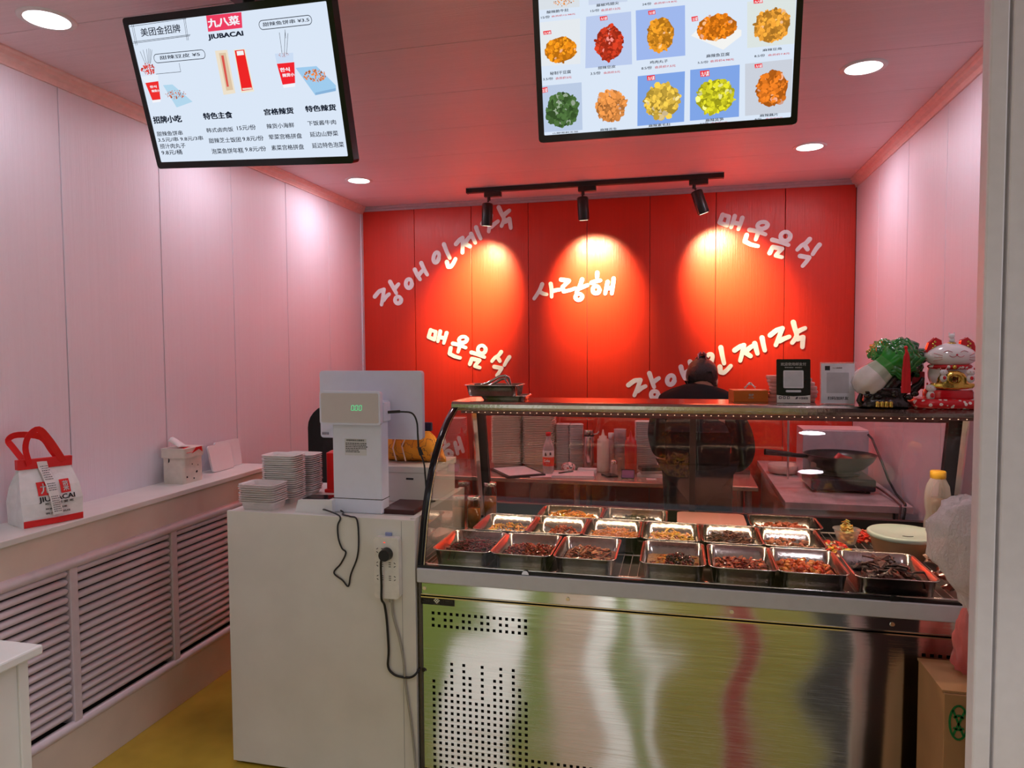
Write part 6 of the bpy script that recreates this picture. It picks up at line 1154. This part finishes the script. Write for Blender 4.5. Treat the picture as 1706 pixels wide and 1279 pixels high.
bf_ = pbr('bread_pack', (.80, .62, .58), .4); nt = bf_.node_tree; b = nt.nodes['Principled BSDF']; vo = nt.nodes.new('ShaderNodeTexNoise'); vo.inputs['Scale'].default_value = 45; tc = nt.nodes.new('ShaderNodeTexCoord'); nt.links.new(tc.outputs['Object'], vo.inputs['Vector']); rp = nt.nodes.new('ShaderNodeValToRGB'); rp.color_ramp.interpolation = 'CONSTANT'; rp.color_ramp.elements[0].color = (.05, .02, .03, 1); rp.color_ramp.elements[1].position = .42; rp.color_ramp.elements[1].color = (.82, .66, .64, 1); e_ = rp.color_ramp.elements.new(.58); e_.color = (.55, .05, .05, 1); nt.links.new(vo.outputs[0], rp.inputs[0]); nt.links.new(rp.outputs[0], b.inputs['Base Color'])
m.build('snack_pack', bf_, label='round printed snack pack behind the notebook, right of the bottle', cat='snack')
slabt('phone', 'dark phone lying flat beside the salt shaker', 'phone', -.43, 4.40, .075, .11, .010, .5, black_gl)
t = thing('phone_stand', 'small phone with a violet screen propped at the table front edge', 'phone', (-.31, 4.30, BZ)); Mx = Matrix.Translation((-.312, 4.31, BZ)) @ Matrix.Rotation(-.6, 4, 'X')
m = MB(); m.prism([(p[0], p[1] + .032) for p in rr2(.082, .062, .006)], lambda a, b, d: tuple(Mx @ Vector((a, -d, b))), 0, .008); m.build('case', black_pl, t); m = MB(); m.prism([(p[0], p[1] + .032) for p in rr2(.072, .050, .003)], lambda a, b, d: tuple(Mx @ Vector((a, -d, b))), .008, .0085); m.build('screen', pbr('violet_screen', (.25, .12, .28), .2), t)
slabt('dark_case', 'black case on the pile at the right end beside the red bottle', 'case', -.175, 4.47, .15, .10, .022, .3, black_pl, z=BZ + .036)
slabt('receipt_pad', 'white paper pad under the black case', 'notepad', -.175, 4.46, .16, .11, .018, -.2, paper)
slabt('grey_pad', 'grey pad between the white pad and the black case', 'notepad', -.17, 4.46, .15, .11, .016, .15, pbr('grey_card', (.35, .32, .30), .6), z=BZ + .019)
slabt('white_card', 'small white card on the table front edge near the person', 'card', -.17, 4.33, .06, .04, .004, .1, paper)
slabt('dark_tray', 'dark metal tray at the right end of the back table', 'tray', .35, 4.72, .16, .20, .03, 0, pbr('tray_dark_rosy', (.20, .08, .09), .25, .7))
# things under the table
t = thing('paper_bin', 'tan tapered bin under the table at the left', 'bin', (-.98, 4.07, 0)); m = MB(); m.lathe((-.98, 4.07, 0), [(0, 0), (.10, 0), (.13, .55), (.135, .56), (.128, .56), (.10, .01)], 24, caps=False); m.build('bin_body', pbr('bin_tan', (.55, .38, .24), .5), t)
m = MB(); m.ball((-.45, 4.56, .36), (.22, .20, .16), 16, 10); m.v = [(p[0] + random.Random(int(p[2] * 1e4)).uniform(-.02, .02), p[1], p[2]) for p in m.v]; m.build('dark_sack', pbr('sack_plum', (.10, .03, .04), .35, bump=.5, bscale=12), label='dark plastic sack on the lower shelf under the table', cat='sack')
# ---------------------------------------------------------------- right counter with stove and wok
rcn = thing('kitchen_counter', 'white kitchen counter along the right wall behind the case', 'counter', (.76, 4.2, 0))
mb_ = pbr('marble_top', (.66, .52, .52), .2, noise=.15, nscale=9)
MB().box(.50, 1.065, 3.60, 4.90, .765, .80).build('top', mb_, rcn, bevel=.003)
MB().box(.525, .985, 3.625, 4.88, 0, .765).build('body', cream, rcn, bevel=.002)
MB().box(.985, .992, 3.62, 3.64, 0, .765).build('edge_strip', dark_gap, rcn)
KZ = .8005
t = thing('stove', 'dark portable stove under the wok', 'stove', (.80, 4.0, KZ)); MB().box(.66, .97, 3.86, 4.16, KZ + .012, KZ + .075).build('body', pbr('stove_dark', (.03, .025, .035), .3, .4), t, bevel=.01)
m = MB(); m.lathe((.815, 4.01, KZ), [(.0, .076), (.11, .076), (.115, .080), (.11, .084), (0, .084)], 28, caps=False); m.build('burner_plate', black_gl, t)
for a in (0, 1, 2, 3): m = MB(); m.tube([(.69 + .25 * (a % 2), 3.90 + .22 * (a // 2), KZ), (.69 + .25 * (a % 2), 3.90 + .22 * (a // 2), KZ + .014)], .012, 8); m.build('foot', black_pl, t)
t = thing('wok', 'black wok with a long dark handle on the stove', 'wok', (.825, 4.02, KZ + .085)); wz = KZ + .085; wk = pbr('wok_black', (.022, .02, .02), .28, .5)
m = MB(); m.lathe((.828, 4.02, wz), [(0, 0), (.07, .002), (.12, .025), (.16, .062), (.178, .095), (.181, .097), (.176, .098), (.157, .066), (.117, .030), (.06, .008), (0, .005)], 40, caps=False); m.build('pan', wk, t)
m = MB(); m.tube([(.66, 3.99, wz + .085), (.60, 3.975, wz + .09), (.55, 3.96, wz + .098), (.44, 3.935, wz + .110)], [.013, .012, .015, .017], 10); m.build('handle', black_pl, t)
m = MB(); m.box(.672, .70, 3.945, 3.955, wz + .03, wz + .06, M=None); m.build('sticker', pbr('wok_sticker', (.35, .22, .2), .5), t)
m = MB(); m.tube([(.80, 3.99, wz + .072), (.82, 4.0, wz + .090), (.85, 4.02, wz + .078), (.89, 4.04, wz + .072)], [.012, .016, .010, .006], 8); m.build('red_spoon', pbr('spoon_red', (.62, .05, .05), .3), label='red spoon lying inside the black wok', cat='spoon')
t = thing('white_panel_box', 'upright white metal splash box behind the wok', 'splash guard', (.83, 4.22, KZ)); pnl = pbr('panel_lilac', (.66, .60, .68), .3)
MB().box(.672, 1.012, 4.20, 4.21, KZ, 1.085).build('front_plate', pnl, t, bevel=.002); MB().box(.672, .682, 4.21, 4.42, KZ, 1.085).build('side_plate', pnl, t); MB().box(.672, 1.012, 4.21, 4.42, 1.083, 1.091).build('top_plate', pbr('plate_pink', (.78, .62, .63), .35), t)
MB().tube([(.600, 4.24, KZ), (.600, 4.24, 1.24)], .006, 8).build('metal_rod', pbr('rod_pink', (.7, .55, .55), .3, .5), label='thin upright metal rod beside the splash box', cat='rod')
t = thing('white_bowl', 'low white bowl on the kitchen counter left of the stove', 'bowl', (.60, 4.42, KZ)); m = MB(); m.lathe((.60, 4.42, KZ), [(0, 0), (.06, 0), (.085, .012), (.092, .055), (.088, .056), (.078, .016), (0, .008)], 28, caps=False); m.build('bowl', pbr('bowl_cream', (.72, .55, .50), .25), t)
m = MB(); m.tube([(1.005, 4.19, 1.07), (1.02, 4.17, 1.05), (1.03, 4.12, 1.0), (1.045, 4.05, .93), (1.05, 3.95, .86), (1.045, 3.80, .82), (1.035, 3.62, .808), (1.02, 3.575, .77), (1.005, 3.59, .65), (.99, 3.60, .5)], .006, 8); m.build('black_hose', black_pl, label='black hose running from the splash box down over the counter edge', cat='hose')
m = MB(); m.tube([(.97, 3.95, .84), (.995, 3.85, .825), (1.01, 3.72, .812), (1.01, 3.60, .806), (.998, 3.575, .76), (.985, 3.585, .65)], .005, 8); m.build('brown_cable', pbr('cable_brown', (.12, .05, .05), .4), label='dark brown cable from the stove over the counter edge', cat='cable')
# ---------------------------------------------------------------- person bending over the back table, seen from behind
ps_ = thing('person', 'person in black clothes seen from behind, head bowed over the back table', 'person', (.09, 3.86, 0))
cloth = pbr('black_clothes', (.009, .008, .009), .85, noise=.05, spec=.15); skin = pbr('skin', (.62, .33, .24), .5, noise=.04); hairm = pbr('black_hair', (.010, .006, .006), .35, bump=.6, bscale=60, stretch=(8, 8, 1))
def skinned(name, pts, edges, mat, sub=2, parent=None):
    off = OFF[parent.name]
    me = bpy.data.meshes.new(name); me.from_pydata([tuple(Vector(p[0]) - off) for p in pts], edges, []); o = bpy.data.objects.new(name, me); COL.objects.link(o); o.parent = parent; OFF[o.name] = off
    md = o.modifiers.new('skin', 'SKIN'); md.use_smooth_shade = True
    for i, p in enumerate(pts):
        r = p[1]; r = (r, r) if not isinstance(r, tuple) else r; me.skin_vertices[0].data[i].radius = r
    me.skin_vertices[0].data[0].use_root = True
    s = o.modifiers.new('sub', 'SUBSURF'); s.levels = sub; s.render_levels = sub; me.materials.append(mat); o.data.materials[0] = mat
    return o
body = [((.09, 3.84, .93), (.15, .11)), ((.09, 3.87, 1.05), (.15, .10)), ((.085, 3.93, 1.17), (.165, .105)), ((.085, 3.98, 1.255), (.14, .085)), ((.11, 4.035, 1.315), (.058, .055)), ((.120, 4.085, 1.375), (.075, .085)), ((.120, 4.10, 1.42), (.07, .08)),
        ((-.065, 3.99, 1.235), .055), ((-.125, 4.08, 1.08), .044), ((-.10, 4.22, .92), .036), ((-.05, 4.34, .82), .027), ((-.035, 4.385, .795), .024),
        ((.235, 3.98, 1.235), .055), ((.330, 4.00, 1.06), .048), ((.345, 4.06, .955), .042), ((.30, 4.20, .87), .032), ((.26, 4.32, .81), .026), ((.245, 4.36, .79), .024),
        ((.005, 3.83, .86), .085), ((.0, 3.85, .48), .058), ((.0, 3.82, .10), .040), ((.0, 3.92, .035), .034),
        ((.175, 3.83, .86), .085), ((.185, 3.85, .48), .058), ((.19, 3.82, .10), .040), ((.19, 3.92, .035), .034)]
ed = [(0, 1), (1, 2), (2, 3), (3, 4), (4, 5), (5, 6), (3, 7), (7, 8), (8, 9), (9, 10), (10, 11), (3, 12), (12, 13), (13, 14), (14, 15), (15, 16), (16, 17), (0, 18), (18, 19), (19, 20), (20, 21), (0, 22), (22, 23), (23, 24), (24, 25)]
bo = skinned('body', body, ed, skin, 2, ps_)
top_i = [0, 1, 2, 3, 7, 8, 9, 12, 13, 14, 15]; grow = .026
sh = [(body[i][0], tuple(q + grow for q in (body[i][1] if isinstance(body[i][1], tuple) else (body[i][1],) * 2))) for i in top_i] + [((.112, 4.035, 1.325), (.078, .072)), ((.09, 3.83, .80), (.16, .13))]
mp_ = {i: k for k, i in enumerate(top_i)}
skinned('jacket', sh, [(mp_[a], mp_[b]) for a, b in ed if a in mp_ and b in mp_] + [(mp_[3], len(sh) - 2), (mp_[0], len(sh) - 1)], cloth, 2, ps_)
lo_i = [0, 18, 19, 20, 22, 23, 24]; mp_ = {i: k for k, i in enumerate(lo_i)}
skinned('trousers', [(body[i][0], tuple(q + grow for q in (body[i][1] if isinstance(body[i][1], tuple) else (body[i][1],) * 2))) for i in lo_i], [(mp_[a], mp_[b]) for a, b in ed if a in mp_ and b in mp_], cloth, 2, ps_)
for x in (.0, .19):
    m = MB(); m.loft([rrect(x, 3.885, w, d, .03, z) for w, d, z in ((.088, .25, 0), (.094, .26, .02), (.088, .24, .05), (.07, .12, .085))], True, True); m.build('shoe', black_pl, ps_, bevel=.004)
# fingers on both hands, resting on the table
for hx, hy, hz, s_ in ((-.035, 4.385, .795, 1), (.245, 4.36, .79, -1)):
    for k, (dx, L_) in enumerate(((-.021, .062), (-.007, .072), (.007, .068), (.020, .054))):
        m = MB(); m.tube([(hx + dx * .7, hy + .008, hz), (hx + dx, hy + .034, hz - .004), (hx + dx * 1.15, hy + .034 + L_ * .35, hz - .016), (hx + dx * 1.2, hy + .034 + L_ * .55, hz - .030)], [.0095, .0085, .0078, .0062], 8); m.build('finger', skin, ps_)
    m = MB(); m.tube([(hx + s_ * .018, hy - .004, hz - .004), (hx + s_ * .038, hy + .014, hz - .012), (hx + s_ * .044, hy + .036, hz - .024)], [.011, .0095, .007], 8); m.build('thumb', skin, ps_)
# face (turned away from the camera, towards the table)
hc = Vector((.117, 4.10, 1.380)); Rh = Matrix.Rotation(-.55, 3, 'X')
H_ = lambda x, y, z: tuple(hc + Rh @ Vector((x, y, z)))
m = MB()
Mh = Matrix.Translation(hc) @ Rh.to_4x4()
m.ball((0, 0, 0), (.077, .094, .100), 24, 16, M=Mh); m.ball((0, .055, -.055), (.050, .042, .050), 18, 12, M=Mh); m.tube([H_(0, .088, .012), H_(0, .106, -.020), H_(0, .100, -.030)], [.007, .012, .009], 8)
for s_ in (-1, 1):
    m.ball((s_ * .078, -.002, -.015), (.010, .018, .028), 12, 8, M=Mh)
m.build('head', skin, ps_)
m = MB()
for s_ in (-1, 1): m.ball((s_ * .030, .083, .012), (.012, .008, .006), 10, 8, M=Mh)
m.build('eyes', pbr('eye_dark', (.03, .02, .02), .2), ps_); m = MB(); m.tube([H_(-.022, .093, -.052), H_(0, .098, -.050), H_(.022, .093, -.052)], [.003, .005, .003], 6); m.build('mouth', pbr('lips', (.5, .15, .13), .4), ps_)
m = MB(); secs = []
for i in range(13):
    a = PI * i / 12; z = math.cos(a)
    secs.append([H_(.088 * math.sin(a) * math.cos(2 * PI * k / 28) * (1 + .03 * math.sin(9 * 2 * PI * k / 28)), (.104 if math.sin(2 * PI * k / 28) < 0 else .094) * math.sin(a) * math.sin(2 * PI * k / 28) - .012, .012 + .100 * z + (0 if math.sin(2 * PI * k / 28) < .45 or z > .35 else .055 * (0.35 - z))) for k in range(28)])
m.loft(secs[:10], True, True); m.build('hair', hairm, ps_)
m = MB(); m.ball((0, -.035, .098), (.040, .034, .026), 14, 10, M=Mh); m.build('hair_bun', hairm, ps_)
m = MB()
for s_ in (-1, 1):
    for q in range(3): m.tube([H_(s_ * .008, -.05 - .012 * q, .128), H_(s_ * .022, -.068 - .010 * q, .105), H_(s_ * .020, -.085 - .006 * q, .070)], [.005, .0045, .003], 6)
m.tube([H_(-.012, -.055, .128), H_(.012, -.055, .128)], .006, 8); m.build('hair_claw', pbr('claw_pink', (.35, .10, .12), .2), ps_)
bpy.data.objects.remove(_to)
